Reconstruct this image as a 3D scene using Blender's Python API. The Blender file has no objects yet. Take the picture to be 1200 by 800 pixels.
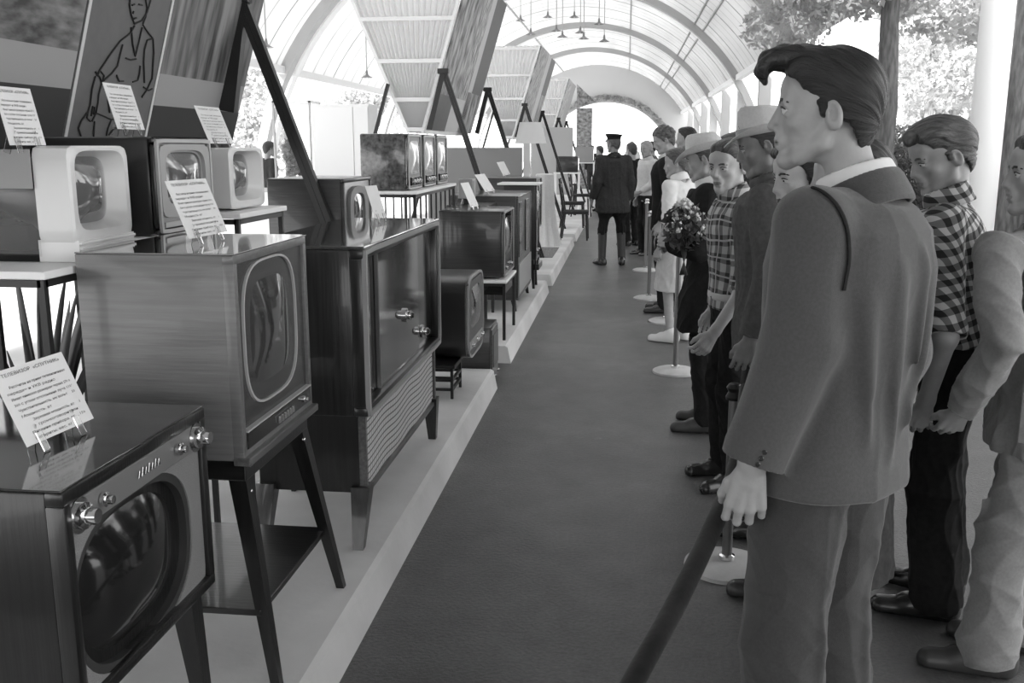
import bpy, bmesh, math, random, time
import numpy as np
from mathutils import Vector, Matrix
T0 = time.time()
SC = bpy.context.scene
COL = SC.collection
R_ = math.radians
random.seed(7)

# ------------------------------------------------------------------ camera
FPX, EYE = 1120.0, 1.57
PITCH = math.atan(228 / FPX)
YAW = math.atan(135 / FPX * math.cos(PITCH))
cd = bpy.data.cameras.new('camera')
cd.sensor_width = 36.0
cd.lens = FPX / 1200 * 36.0
cd.clip_end = 400
cam = bpy.data.objects.new('camera', cd)
COL.objects.link(cam)
cam.location = (0, 0, EYE)
cam.rotation_euler = (math.pi / 2 - PITCH, 0, YAW)
SC.camera = cam

# ------------------------------------------------------------------ light
SC.view_settings.view_transform = 'Standard'
SC.view_settings.look = 'None'
SC.view_settings.gamma = 1.0
SC.view_settings.use_curve_mapping = False
SC.view_settings.exposure = 0.88
SC.cycles.use_denoising = True
SC.cycles.max_bounces = 7
SC.cycles.diffuse_bounces = 4
SC.cycles.glossy_bounces = 3
SC.cycles.transmission_bounces = 5
SC.cycles.transparent_max_bounces = 8
SC.cycles.sample_clamp_indirect = 6.0
world = bpy.data.worlds.new('sky')
SC.world = world
world.use_nodes = True
wn = world.node_tree.nodes
wn['Background'].inputs[0].default_value = (0.93, 0.93, 0.93, 1)
wn['Background'].inputs[1].default_value = 1.8
sd = bpy.data.lights.new('sun', 'SUN')
sd.energy = 5.2
sd.angle = R_(3)
sun = bpy.data.objects.new('sun', sd)
COL.objects.link(sun)
sun.rotation_euler = (R_(30), R_(-36), 0)

# ------------------------------------------------------------------ pixel helpers (pixel of the 1200x800 photo -> world point)
_a, _p = YAW, PITCH
_Rt = np.array([math.cos(_a), math.sin(_a), 0])
_Fh = np.array([-math.sin(_a), math.cos(_a), 0])
_Zz = np.array([0, 0, 1.0])
_Fw = _Fh * math.cos(_p) - _Zz * math.sin(_p)
_Up = _Fh * math.sin(_p) + _Zz * math.cos(_p)
_C = np.array([0, 0, EYE])


def at(px, py, X=None, Y=None, z=None, plane=None):
    d = _Fw + _Rt * (px - 600) / FPX + _Up * (400 - py) / FPX
    if X is not None:
        t = X / d[0]
    elif Y is not None:
        t = Y / d[1]
    elif z is not None:
        t = (z - EYE) / d[2]
    else:
        n, p0 = plane
        n = np.array(n)
        t = (n @ (np.array(p0) - _C)) / (n @ d)
    return Vector(_C + d * t)


# ------------------------------------------------------------------ materials
MATS = {}


def nd(nt, t, **kw):
    n = nt.nodes.new(t)
    for k, v in kw.items():
        if k.startswith('i_'):
            n.inputs[k[2:].replace('_', ' ')].default_value = v
        else:
            setattr(n, k, v)
    return n


def mathn(nt, op, a, b=None, c=None):
    n = nt.nodes.new('ShaderNodeMath')
    n.operation = op
    for i, v in enumerate((a, b, c)):
        if v is None:
            continue
        if isinstance(v, (int, float)):
            n.inputs[i].default_value = v
        else:
            nt.links.new(v, n.inputs[i])
    return n.outputs[0]


def g(v):
    return (v, v, v, 1)


def mat(name, v, rough=0.6, metal=0.0, var=0.0, vs=8.0, stretch=(1, 1, 1), bump=0.0, bs=60.0, coat=0.0, spec=0.5, v2=None, detail=4.0, rot=(0, 0, 0), emit=0.0, sheen=0.0):
    if name in MATS:
        return MATS[name]
    m = bpy.data.materials.new(name)
    m.use_nodes = True
    nt = m.node_tree
    b = nt.nodes['Principled BSDF']
    b.inputs['Base Color'].default_value = g(v)
    b.inputs['Roughness'].default_value = rough
    b.inputs['Metallic'].default_value = metal
    b.inputs['Coat Weight'].default_value = coat
    b.inputs['Coat Roughness'].default_value = 0.06
    b.inputs['Specular IOR Level'].default_value = spec
    b.inputs['Sheen Weight'].default_value = sheen
    if emit:
        b.inputs['Emission Color'].default_value = g(1)
        b.inputs['Emission Strength'].default_value = emit
    if var or bump:
        tc = nd(nt, 'ShaderNodeTexCoord')
        mp = nd(nt, 'ShaderNodeMapping')
        mp.inputs['Scale'].default_value = stretch
        mp.inputs['Rotation'].default_value = rot
        nt.links.new(tc.outputs['Object'], mp.inputs['Vector'])
    if var:
        ns = nd(nt, 'ShaderNodeTexNoise')
        ns.inputs['Scale'].default_value = vs
        ns.inputs['Detail'].default_value = detail
        nt.links.new(mp.outputs[0], ns.inputs['Vector'])
        cr = nd(nt, 'ShaderNodeValToRGB')
        lo = v * (1 - var) if v2 is None else v
        hi = min(1, v * (1 + var)) if v2 is None else v2
        cr.color_ramp.elements[0].position = 0.32
        cr.color_ramp.elements[1].position = 0.68
        cr.color_ramp.elements[0].color = g(lo)
        cr.color_ramp.elements[1].color = g(hi)
        nt.links.new(ns.outputs['Fac'], cr.inputs[0])
        nt.links.new(cr.outputs[0], b.inputs['Base Color'])
    if bump:
        n2 = nd(nt, 'ShaderNodeTexNoise')
        n2.inputs['Scale'].default_value = bs
        n2.inputs['Detail'].default_value = 3
        nt.links.new(mp.outputs[0], n2.inputs['Vector'])
        bp = nd(nt, 'ShaderNodeBump')
        bp.inputs['Strength'].default_value = bump
        bp.inputs['Distance'].default_value = 0.01
        nt.links.new(n2.outputs['Fac'], bp.inputs['Height'])
        nt.links.new(bp.outputs[0], b.inputs['Normal'])
    MATS[name] = m
    return m


def wood(name, v, axis='Y', rough=0.35, coat=0.3, var=0.35, fine=1.0):
    s = {'X': (1.2, 26, 26), 'Y': (26, 1.2, 26), 'Z': (26, 26, 1.2)}[axis]
    return mat(name, v, rough, var=var, vs=3.0 * fine, stretch=s, coat=coat, detail=6, bump=0.08, bs=6)


def glassmat(name, v=1.0, rough=0.02, ior=1.45):
    if name in MATS:
        return MATS[name]
    m = bpy.data.materials.new(name)
    m.use_nodes = True
    nt = m.node_tree
    b = nt.nodes['Principled BSDF']
    b.inputs['Base Color'].default_value = g(v)
    b.inputs['Roughness'].default_value = rough
    b.inputs['Transmission Weight'].default_value = 1.0
    b.inputs['IOR'].default_value = ior
    MATS[name] = m
    return m


def thin_clear(name, gl=.10):
    m = bpy.data.materials.new(name)
    m.use_nodes = True
    nt = m.node_tree
    nt.nodes.remove(nt.nodes['Principled BSDF'])
    a = nd(nt, 'ShaderNodeBsdfTransparent')
    a.inputs[0].default_value = g(.93)
    b = nd(nt, 'ShaderNodeBsdfGlossy')
    b.inputs['Roughness'].default_value = .03
    mx = nd(nt, 'ShaderNodeMixShader')
    lw = nd(nt, 'ShaderNodeLayerWeight')
    lw.inputs[0].default_value = .25
    nt.links.new(mathn(nt, 'MULTIPLY_ADD', lw.outputs['Fresnel'], .55, gl * .02), mx.inputs[0])
    nt.links.new(a.outputs[0], mx.inputs[1])
    nt.links.new(b.outputs[0], mx.inputs[2])
    nt.links.new(mx.outputs[0], nt.nodes['Material Output'].inputs['Surface'])
    MATS[name] = m
    return m


def translucent(name, v, tr=0.5, stripes=None, var=0.0, vs=3.0, stretch=(1, 1, 1)):
    """cloth / thin sheet: diffuse plus light coming through"""
    if name in MATS:
        return MATS[name]
    m = bpy.data.materials.new(name)
    m.use_nodes = True
    nt = m.node_tree
    nt.nodes.remove(nt.nodes['Principled BSDF'])
    out = nt.nodes['Material Output']
    d = nd(nt, 'ShaderNodeBsdfDiffuse')
    t = nd(nt, 'ShaderNodeBsdfTranslucent')
    d.inputs[0].default_value = g(v)
    t.inputs[0].default_value = g(v)
    mx = nd(nt, 'ShaderNodeMixShader')
    mx.inputs[0].default_value = tr
    nt.links.new(d.outputs[0], mx.inputs[1])
    nt.links.new(t.outputs[0], mx.inputs[2])
    nt.links.new(mx.outputs[0], out.inputs['Surface'])
    if stripes or var:
        tc = nd(nt, 'ShaderNodeTexCoord')
        mp = nd(nt, 'ShaderNodeMapping')
        mp.inputs['Scale'].default_value = stretch
        nt.links.new(tc.outputs['Object'], mp.inputs['Vector'])
        ns = nd(nt, 'ShaderNodeTexNoise')
        ns.inputs['Scale'].default_value = vs
        ns.inputs['Detail'].default_value = 5
        nt.links.new(mp.outputs[0], ns.inputs['Vector'])
        cr = nd(nt, 'ShaderNodeValToRGB')
        cr.color_ramp.elements[0].position = 0.3
        cr.color_ramp.elements[1].position = 0.7
        cr.color_ramp.elements[0].color = g(v * (1 - var))
        cr.color_ramp.elements[1].color = g(min(1, v * (1 + var)))
        nt.links.new(ns.outputs['Fac'], cr.inputs[0])
        fac = cr.outputs[0]
        if stripes:
            sp = nd(nt, 'ShaderNodeSeparateXYZ')
            nt.links.new(tc.outputs['Object'], sp.inputs[0])
            a = mathn(nt, 'FRACT', mathn(nt, 'MULTIPLY', sp.outputs[stripes[0]], stripes[1]))
            a = mathn(nt, 'LESS_THAN', a, 0.07)
            a = mathn(nt, 'MULTIPLY_ADD', a, -stripes[2], 1.0)
            mm = nd(nt, 'ShaderNodeVectorMath')
            mm.operation = 'SCALE'
            nt.links.new(fac, mm.inputs[0])
            nt.links.new(a, mm.inputs['Scale'])
            fac = mm.outputs[0]
        nt.links.new(fac, d.inputs[0])
        nt.links.new(fac, t.inputs[0])
    MATS[name] = m
    return m


def checks(name, dark, light, su, sv, du=(1, 0.6, 0), dv=(0, 0, 1), plaid=False, mid=None):
    """woven check: two stripe directions in the garment's own coordinates"""
    m = bpy.data.materials.new(name)
    m.use_nodes = True
    nt = m.node_tree
    b = nt.nodes['Principled BSDF']
    b.inputs['Roughness'].default_value = 0.85
    b.inputs['Specular IOR Level'].default_value = 0.15
    tc = nd(nt, 'ShaderNodeTexCoord')
    wv = nd(nt, 'ShaderNodeTexNoise')
    wv.inputs['Scale'].default_value = 5
    nt.links.new(tc.outputs['Object'], wv.inputs['Vector'])
    off = mathn(nt, 'MULTIPLY', wv.outputs['Fac'], 0.05)

    def stripe(dirv, s, w):
        dt = nd(nt, 'ShaderNodeVectorMath')
        dt.operation = 'DOT_PRODUCT'
        dt.inputs[1].default_value = dirv
        nt.links.new(tc.outputs['Object'], dt.inputs[0])
        u = mathn(nt, 'ADD', dt.outputs['Value'], off)
        f = mathn(nt, 'FRACT', mathn(nt, 'MULTIPLY', u, s))
        return f, mathn(nt, 'GREATER_THAN', f, w)
    fu, a = stripe(du, su, 0.5 if not plaid else 0.62)
    fv, c = stripe(dv, sv, 0.5 if not plaid else 0.55)
    s = mathn(nt, 'MULTIPLY', mathn(nt, 'ADD', a, c), 0.5)
    if plaid:
        t1 = mathn(nt, 'LESS_THAN', mathn(nt, 'ABSOLUTE', mathn(nt, 'SUBTRACT', fu, 0.3)), 0.045)
        t2 = mathn(nt, 'LESS_THAN', mathn(nt, 'ABSOLUTE', mathn(nt, 'SUBTRACT', fv, 0.28)), 0.05)
        s = mathn(nt, 'MAXIMUM', s, mathn(nt, 'MULTIPLY', mathn(nt, 'MAXIMUM', t1, t2), 0.95))
    cr = nd(nt, 'ShaderNodeValToRGB')
    cr.color_ramp.elements[0].color = g(dark)
    cr.color_ramp.elements[1].color = g(light)
    if mid:
        e = cr.color_ramp.elements.new(0.5)
        e.color = g(mid)
    nt.links.new(s, cr.inputs[0])
    nt.links.new(cr.outputs[0], b.inputs['Base Color'])
    MATS[name] = m
    return m


def hairmat(name, lo, hi, freq=9.0):
    if name in MATS:
        return MATS[name]
    m = bpy.data.materials.new(name)
    m.use_nodes = True
    nt = m.node_tree
    b = nt.nodes['Principled BSDF']
    b.inputs['Roughness'].default_value = 0.36
    b.inputs['Specular IOR Level'].default_value = 0.45
    tc = nd(nt, 'ShaderNodeTexCoord')
    sp = nd(nt, 'ShaderNodeSeparateXYZ')
    nt.links.new(tc.outputs['Object'], sp.inputs[0])
    ph = mathn(nt, 'ARCTAN2', mathn(nt, 'ADD', sp.outputs[2], 0.03), sp.outputs[0])
    ph = mathn(nt, 'ADD', ph, mathn(nt, 'MULTIPLY', sp.outputs[1], 2.5))
    cb = nd(nt, 'ShaderNodeCombineXYZ')
    nt.links.new(mathn(nt, 'MULTIPLY', ph, freq), cb.inputs[0])
    nt.links.new(mathn(nt, 'MULTIPLY', sp.outputs[1], 9.0), cb.inputs[1])
    nt.links.new(mathn(nt, 'MULTIPLY', sp.outputs[2], 4.0), cb.inputs[2])
    ns = nd(nt, 'ShaderNodeTexNoise')
    ns.inputs['Scale'].default_value = 3.0
    ns.inputs['Detail'].default_value = 6
    ns.inputs['Roughness'].default_value = 0.65
    nt.links.new(cb.outputs[0], ns.inputs['Vector'])
    cr = nd(nt, 'ShaderNodeValToRGB')
    cr.color_ramp.elements[0].position = 0.35
    cr.color_ramp.elements[1].position = 0.72
    cr.color_ramp.elements[0].color = g(lo)
    cr.color_ramp.elements[1].color = g(hi)
    nt.links.new(ns.outputs['Fac'], cr.inputs[0])
    nt.links.new(cr.outputs[0], b.inputs['Base Color'])
    bp = nd(nt, 'ShaderNodeBump')
    bp.inputs['Strength'].default_value = 0.9
    bp.inputs['Distance'].default_value = 0.006
    nt.links.new(ns.outputs['Fac'], bp.inputs['Height'])
    nt.links.new(bp.outputs[0], b.inputs['Normal'])
    MATS[name] = m
    return m


# ------------------------------------------------------------------ objects
def tag(o, label=None, cat=None, group=None, kind=None):
    if label:
        o['label'] = label
    if cat:
        o['category'] = cat
    if group:
        o['group'] = group
    if kind:
        o['kind'] = kind
    return o


def thing(name, label, cat, loc=(0, 0, 0), rz=0.0, group=None):
    o = bpy.data.objects.new(name, None)
    o.empty_display_size = 0.1
    COL.objects.link(o)
    o.location = loc
    o.rotation_euler = (0, 0, rz)
    return tag(o, label, cat, group)


def link(name, me, m, parent=None, smooth=False):
    o = bpy.data.objects.new(name, me)
    COL.objects.link(o)
    if m is not None and len(me.materials) == 0:
        me.materials.append(m)
    if parent is not None:
        o.parent = parent
    if smooth:
        me.polygons.foreach_set('use_smooth', [True] * len(me.polygons))
    return o


def copy_tree(o, parent=None):
    c = o.copy()
    COL.objects.link(c)
    if parent is not None:
        c.parent = parent
    for ch in o.children:
        copy_tree(ch, c)
    return c


class MB:
    def __init__(self):
        self.bm = bmesh.new()

    def box(self, x0, x1, y0, y1, z0, z1, bev=0.0, seg=2, M=None):
        r = bmesh.ops.create_cube(self.bm, size=1.0)
        vs = r['verts']
        for v in vs:
            v.co = Vector(((x0 + x1) / 2 + v.co.x * (x1 - x0), (y0 + y1) / 2 + v.co.y * (y1 - y0), (z0 + z1) / 2 + v.co.z * (z1 - z0)))
        if bev:
            es = list({e for v in vs for e in v.link_edges})
            r2 = bmesh.ops.bevel(self.bm, geom=es, offset=bev, segments=seg, affect='EDGES', profile=0.5)
            vs = list({v for f in r2['faces'] for v in f.verts} | {v for v in vs if v.is_valid})
        if M is not None:
            for v in vs:
                v.co = M @ v.co
        return self

    def cyl(self, a, b, r0, r1=None, seg=16, cap=True):
        return self.tube([a, b], [r0, r0 if r1 is None else r1], seg, cap)

    def tube(self, pts, rad, seg=12, cap=True, flat=None):
        pts = [Vector(p) for p in pts]
        if isinstance(rad, (int, float)):
            rad = [rad] * len(pts)
        rings = []
        up = None
        for i, p in enumerate(pts):
            d = (pts[min(i + 1, len(pts) - 1)] - pts[max(i - 1, 0)]).normalized()
            if up is None:
                up = Vector((0, 0, 1)) if abs(d.z) < 0.9 else Vector((0, 1, 0))
            s = d.cross(up).normalized()
            u = s.cross(d).normalized()
            up = u
            ring = []
            for k in range(seg):
                an = 2 * math.pi * k / seg
                fx, fy = (1, 1) if flat is None else flat
                ring.append(self.bm.verts.new(p + s * (math.cos(an) * rad[i] * fx) + u * (math.sin(an) * rad[i] * fy)))
            rings.append(ring)
        for i in range(len(rings) - 1):
            for k in range(seg):
                self.bm.faces.new((rings[i][k], rings[i][(k + 1) % seg], rings[i + 1][(k + 1) % seg], rings[i + 1][k]))
        if cap:
            self.bm.faces.new(list(reversed(rings[0])))
            self.bm.faces.new(rings[-1])
        return self

    def bar(self, a, b, w, h, up=(0, 0, 1)):
        """rectangular bar from a to b, w across, h along up"""
        a, b = Vector(a), Vector(b)
        d = (b - a).normalized()
        s = d.cross(Vector(up)).normalized()
        u = s.cross(d).normalized()
        q = []
        for p in (a, b):
            q.append([self.bm.verts.new(p + s * (i * w / 2) + u * (j * h / 2)) for i, j in ((-1, -1), (1, -1), (1, 1), (-1, 1))])
        for k in range(4):
            self.bm.faces.new((q[0][k], q[0][(k + 1) % 4], q[1][(k + 1) % 4], q[1][k]))
        self.bm.faces.new(list(reversed(q[0])))
        self.bm.faces.new(q[1])
        return self

    def taper(self, a, b, w0, w1):
        """square leg tapering from a (w0) to b (w1)"""
        q = []
        for p, w in ((Vector(a), w0), (Vector(b), w1)):
            q.append([self.bm.verts.new(p + Vector((i * w / 2, j * w / 2, 0))) for i, j in ((-1, -1), (1, -1), (1, 1), (-1, 1))])
        for k in range(4):
            self.bm.faces.new((q[0][k], q[0][(k + 1) % 4], q[1][(k + 1) % 4], q[1][k]))
        self.bm.faces.new(list(reversed(q[0])))
        self.bm.faces.new(q[1])
        return self

    def lathe(self, prof, c=(0, 0, 0), seg=28, sx=1.0, sy=1.0, M=None, axis='Z'):
        c = Vector(c)
        rings = []
        for r, z in prof:
            if r < 1e-5:
                v = Vector((0, 0, z))
                rings.append([v])
            else:
                rings.append([Vector((math.cos(2 * math.pi * k / seg) * r * sx, math.sin(2 * math.pi * k / seg) * r * sy, z)) for k in range(seg)])
        out = []
        for ring in rings:
            o = []
            for v in ring:
                if axis == 'X':
                    v = Vector((v.z, v.x, v.y))
                elif axis == 'Y':
                    v = Vector((v.y, v.z, v.x))
                if M is not None:
                    v = M @ v
                o.append(self.bm.verts.new(v + c))
            out.append(o)
        for i in range(len(out) - 1):
            A, B = out[i], out[i + 1]
            for k in range(seg):
                k2 = (k + 1) % seg
                if len(A) == 1 and len(B) == 1:
                    continue
                if len(A) == 1:
                    self.bm.faces.new((A[0], B[k2], B[k]))
                elif len(B) == 1:
                    self.bm.faces.new((A[k], A[k2], B[0]))
                else:
                    self.bm.faces.new((A[k], A[k2], B[k2], B[k]))
        return self

    def sphere(self, c, r, seg=16, s=(1, 1, 1), M=None):
        rr = bmesh.ops.create_uvsphere(self.bm, u_segments=seg, v_segments=max(6, seg // 2), radius=r)
        for v in rr['verts']:
            co = Vector((v.co.x * s[0], v.co.y * s[1], v.co.z * s[2]))
            if M is not None:
                co = M @ co
            v.co = co + Vector(c)
        return self

    def prism(self, poly, d0, d1, axis='Y'):
        """poly in the two other axes (X,Z for 'Y'; Y,Z for 'X'; X,Y for 'Z')"""
        def P(a, b, d):
            return {'Y': (a, d, b), 'X': (d, a, b), 'Z': (a, b, d)}[axis]
        A = [self.bm.verts.new(P(a, b, d0)) for a, b in poly]
        B = [self.bm.verts.new(P(a, b, d1)) for a, b in poly]
        n = len(poly)
        for k in range(n):
            self.bm.faces.new((A[k], A[(k + 1) % n], B[(k + 1) % n], B[k]))
        self.bm.faces.new(list(reversed(A)))
        self.bm.faces.new(B)
        return self

    def face(self, pts):
        self.bm.faces.new([self.bm.verts.new(Vector(p)) for p in pts])
        return self

    def slab(self, pts, n, t):
        """quad/poly with thickness t along n"""
        n = Vector(n) * t
        A = [self.bm.verts.new(Vector(p)) for p in pts]
        B = [self.bm.verts.new(Vector(p) + n) for p in pts]
        k_ = len(pts)
        self.bm.faces.new(list(reversed(A)))
        self.bm.faces.new(B)
        for k in range(k_):
            self.bm.faces.new((A[k], A[(k + 1) % k_], B[(k + 1) % k_], B[k]))
        return self

    def ring(self, outer, inner, x0, x1):
        """flat ring in the YZ plane between two outlines with equal counts, thickness x0..x1"""
        n = len(outer)
        V = [[self.bm.verts.new((x, y, z)) for (y, z) in loop] for x in (x0, x1) for loop in (outer, inner)]
        o0, i0, o1, i1 = V
        for k in range(n):
            j = (k + 1) % n
            self.bm.faces.new((o1[k], o1[j], i1[j], i1[k]))
            self.bm.faces.new((o0[j], o0[k], i0[k], i0[j]))
            self.bm.faces.new((o0[k], o0[j], o1[j], o1[k]))
            self.bm.faces.new((i0[j], i0[k], i1[k], i1[j]))
        return self

    def bulge(self, cy, cz, w, h, x0, depth, n=4.0, rings=10, seg=48, back=0.0):
        """picture tube face looking to +X: superellipse outline w x h, bulging by depth"""
        prev = None
        for i in range(rings + 1):
            r = i / rings
            if i == 0:
                cur = [self.bm.verts.new((x0 + depth, cy, cz))]
            else:
                cur = []
                for k in range(seg):
                    a = 2 * math.pi * k / seg
                    c, s = math.cos(a), math.sin(a)
                    e = (abs(c) ** n + abs(s) ** n) ** (-1 / n)
                    cur.append(self.bm.verts.new((x0 + depth * (1 - r * r), cy + c * e * r * w / 2, cz + s * e * r * h / 2)))
                for k in range(seg):
                    if len(prev) == 1:
                        self.bm.faces.new((prev[0], cur[k], cur[(k + 1) % seg]))
                    else:
                        self.bm.faces.new((prev[k], cur[k], cur[(k + 1) % seg], prev[(k + 1) % seg]))
            prev = cur
        if back:
            b = [self.bm.verts.new(v.co - Vector((back, 0, 0))) for v in prev]
            for k in range(seg):
                self.bm.faces.new((prev[k], b[k], b[(k + 1) % seg], prev[(k + 1) % seg]))
            self.bm.faces.new(list(reversed(b)))
        return self

    def build(self, name, m, parent=None, smooth=False, loc=None, auto=None):
        me = bpy.data.meshes.new(name)
        bmesh.ops.recalc_face_normals(self.bm, faces=self.bm.faces[:])
        self.bm.to_mesh(me)
        self.bm.free()
        o = link(name, me, m, parent)
        if smooth or auto:
            me.polygons.foreach_set('use_smooth', [True] * len(me.polygons))
            me.set_sharp_from_angle(angle=R_(auto or 35))
        if loc is not None:
            o.location = loc
        return o


def rrect(cy, cz, w, h, n=5.0, seg=48):
    o = []
    for k in range(seg):
        a = 2 * math.pi * k / seg
        c, s = math.cos(a), math.sin(a)
        e = (abs(c) ** n + abs(s) ** n) ** (-1 / n)
        o.append((cy + c * e * w / 2, cz + s * e * h / 2))
    return o


def struct(name, mb, m, smooth=False, auto=None):
    return tag(mb.build(name, m, None, smooth, auto=auto), kind='structure')


# ------------------------------------------------------------------ distance-field modelling for bodies and clothes
class Field:
    def __init__(self, lo, hi, res):
        self.res = res
        self.ax = [np.arange(lo[i] - 2 * res, hi[i] + 3 * res, res, dtype=np.float32) for i in range(3)]
        self.F = np.full([len(a) for a in self.ax], 10.0, dtype=np.float32)
        self.M = None

    def _loc(self, lo, hi, pad):
        """grid block covering the box lo..hi (given in the current frame)"""
        if self.M is not None:
            c = np.array([(self.M @ Vector((x, y, z)))[:] for x in (lo[0] - pad, hi[0] + pad) for y in (lo[1] - pad, hi[1] + pad) for z in (lo[2] - pad, hi[2] + pad)])
            lo, hi, pad = c.min(0), c.max(0), 0
        sl = []
        for i in range(3):
            a = np.searchsorted(self.ax[i], lo[i] - pad)
            b = np.searchsorted(self.ax[i], hi[i] + pad)
            sl.append(slice(int(a), int(b)))
        X, Y, Z = np.meshgrid(self.ax[0][sl[0]], self.ax[1][sl[1]], self.ax[2][sl[2]], indexing='ij')
        if self.M is not None:
            I = np.array(self.M.inverted(), dtype=np.float32)
            X, Y, Z = (I[0, 0] * X + I[0, 1] * Y + I[0, 2] * Z + I[0, 3], I[1, 0] * X + I[1, 1] * Y + I[1, 2] * Z + I[1, 3], I[2, 0] * X + I[2, 1] * Y + I[2, 2] * Z + I[2, 3])
        return tuple(sl), X, Y, Z

    def _put(self, sl, d, k, op):
        A = self.F[sl]
        if A.size == 0:
            return
        if op == 'u':
            if k > 0:
                h = np.maximum(k - np.abs(A - d), 0) / k
                self.F[sl] = np.minimum(A, d) - h * h * k * 0.25
            else:
                self.F[sl] = np.minimum(A, d)
        elif op == 's':
            d = -d
            if k > 0:
                h = np.maximum(k - np.abs(A - d), 0) / k
                self.F[sl] = np.maximum(A, d) + h * h * k * 0.25
            else:
                self.F[sl] = np.maximum(A, d)

    def cap(self, a, b, ra, rb=None, k=0.01, op='u', sq=(1, 1, 1)):
        rb = ra if rb is None else rb
        a, b = np.array(a, dtype=np.float32), np.array(b, dtype=np.float32)
        r = max(ra, rb) / min(sq)
        sl, X, Y, Z = self._loc(np.minimum(a, b) - r, np.maximum(a, b) + r, k + 2.5 * self.res)
        d = b - a
        dd = float(d @ d) + 1e-12
        t = np.clip(((X - a[0]) * d[0] + (Y - a[1]) * d[1] + (Z - a[2]) * d[2]) / dd, 0, 1)
        D = np.sqrt(((X - a[0] - t * d[0]) * sq[0]) ** 2 + ((Y - a[1] - t * d[1]) * sq[1]) ** 2 + ((Z - a[2] - t * d[2]) * sq[2]) ** 2) - (ra + (rb - ra) * t)
        self._put(sl, D, k, op)
        return self

    def chain(self, pts, rs, k=0.01, op='u'):
        for i in range(len(pts) - 1):
            self.cap(pts[i], pts[i + 1], rs[i], rs[i + 1], k, op)
        return self

    def ell(self, c, r, k=0.01, op='u', rot=None):
        c, r = np.array(c, dtype=np.float32), np.array(r, dtype=np.float32)
        m = r if rot is None else np.full(3, r.max())
        sl, X, Y, Z = self._loc(c - m, c + m, k + 2.5 * self.res)
        x, y, z = X - c[0], Y - c[1], Z - c[2]
        if rot is not None:
            I = np.array(rot.transposed(), dtype=np.float32)
            x, y, z = (I[0, 0] * x + I[0, 1] * y + I[0, 2] * z, I[1, 0] * x + I[1, 1] * y + I[1, 2] * z, I[2, 0] * x + I[2, 1] * y + I[2, 2] * z)
        q = np.sqrt((x / r[0]) ** 2 + (y / r[1]) ** 2 + (z / r[2]) ** 2)
        q2 = np.sqrt((x / r[0] ** 2) ** 2 + (y / r[1] ** 2) ** 2 + (z / r[2] ** 2) ** 2) + 1e-6
        self._put(sl, q * (q - 1) / q2, k, op)
        return self

    def col(self, st, k=0.02, op='u', n=2.3, edge=0.01):
        """stack of ellipses: rows (z, cx, cy, rx, ry)"""
        st = np.array(sorted(st), dtype=np.float32)
        lo = (min(st[:, 1] - st[:, 3]), min(st[:, 2] - st[:, 4]), st[0, 0])
        hi = (max(st[:, 1] + st[:, 3]), max(st[:, 2] + st[:, 4]), st[-1, 0])
        sl, X, Y, Z = self._loc(np.array(lo), np.array(hi), k + edge + 2.5 * self.res)
        if X.size == 0:
            return self
        cx, cy, rx, ry = (np.interp(Z, st[:, 0], st[:, i]).astype(np.float32) for i in (1, 2, 3, 4))
        q = (np.abs((X - cx) / rx) ** n + np.abs((Y - cy) / ry) ** n) ** (1 / n)
        d = (q - 1) * np.minimum(rx, ry)
        e = np.maximum(Z - st[-1, 0], st[0, 0] - Z)
        h = np.maximum(edge - np.abs(d - e), 0) / edge
        self._put(sl, np.maximum(d, e) + h * h * edge * 0.25, k, op)
        return self

    def fold(self, a, b, w, depth):
        a, b = np.array(a, dtype=np.float32), np.array(b, dtype=np.float32)
        sl, X, Y, Z = self._loc(np.minimum(a, b) - 2.2 * w, np.maximum(a, b) + 2.2 * w, 0)
        d = b - a
        t = np.clip(((X - a[0]) * d[0] + (Y - a[1]) * d[1] + (Z - a[2]) * d[2]) / (float(d @ d) + 1e-9), 0, 1)
        D2 = (X - a[0] - t * d[0]) ** 2 + (Y - a[1] - t * d[1]) ** 2 + (Z - a[2] - t * d[2]) ** 2
        self.F[sl] -= depth * np.exp(-D2 / (w * w)) * np.sin(np.pi * np.clip(t * 0.96 + 0.02, 0, 1)) ** 0.5
        return self

    def cut(self, fn, lo=None, hi=None):
        """keep only where fn(x,y,z) <= 0"""
        if lo is None:
            sl = (slice(None),) * 3
            X, Y, Z = np.meshgrid(*self.ax, indexing='ij')
            if self.M is not None:
                I = np.array(self.M.inverted(), dtype=np.float32)
                X, Y, Z = (I[0, 0] * X + I[0, 1] * Y + I[0, 2] * Z + I[0, 3], I[1, 0] * X + I[1, 1] * Y + I[1, 2] * Z + I[1, 3], I[2, 0] * X + I[2, 1] * Y + I[2, 2] * Z + I[2, 3])
        else:
            sl, X, Y, Z = self._loc(np.array(lo), np.array(hi), 0)
        self.F[sl] = np.maximum(self.F[sl], fn(X, Y, Z))
        return self

    def mesh(self, name):
        F, ax = self.F, self.ax
        s = F < 0
        n = s[:-1, :-1, :-1].astype(np.int8)
        for i, j, k in ((1, 0, 0), (0, 1, 0), (0, 0, 1), (1, 1, 0), (1, 0, 1), (0, 1, 1), (1, 1, 1)):
            n = n + s[i:F.shape[0] - 1 + i, j:F.shape[1] - 1 + j, k:F.shape[2] - 1 + k]
        act = np.argwhere((n > 0) & (n < 8))
        N = len(act)
        idx = np.full(n.shape, -1, dtype=np.int32)
        idx[act[:, 0], act[:, 1], act[:, 2]] = np.arange(N)
        cor = [(i, j, k) for i in (0, 1) for j in (0, 1) for k in (0, 1)]
        V = np.stack([F[act[:, 0] + c[0], act[:, 1] + c[1], act[:, 2] + c[2]] for c in cor], 1)
        P = np.zeros((N, 3))
        W = np.zeros(N)
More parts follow.
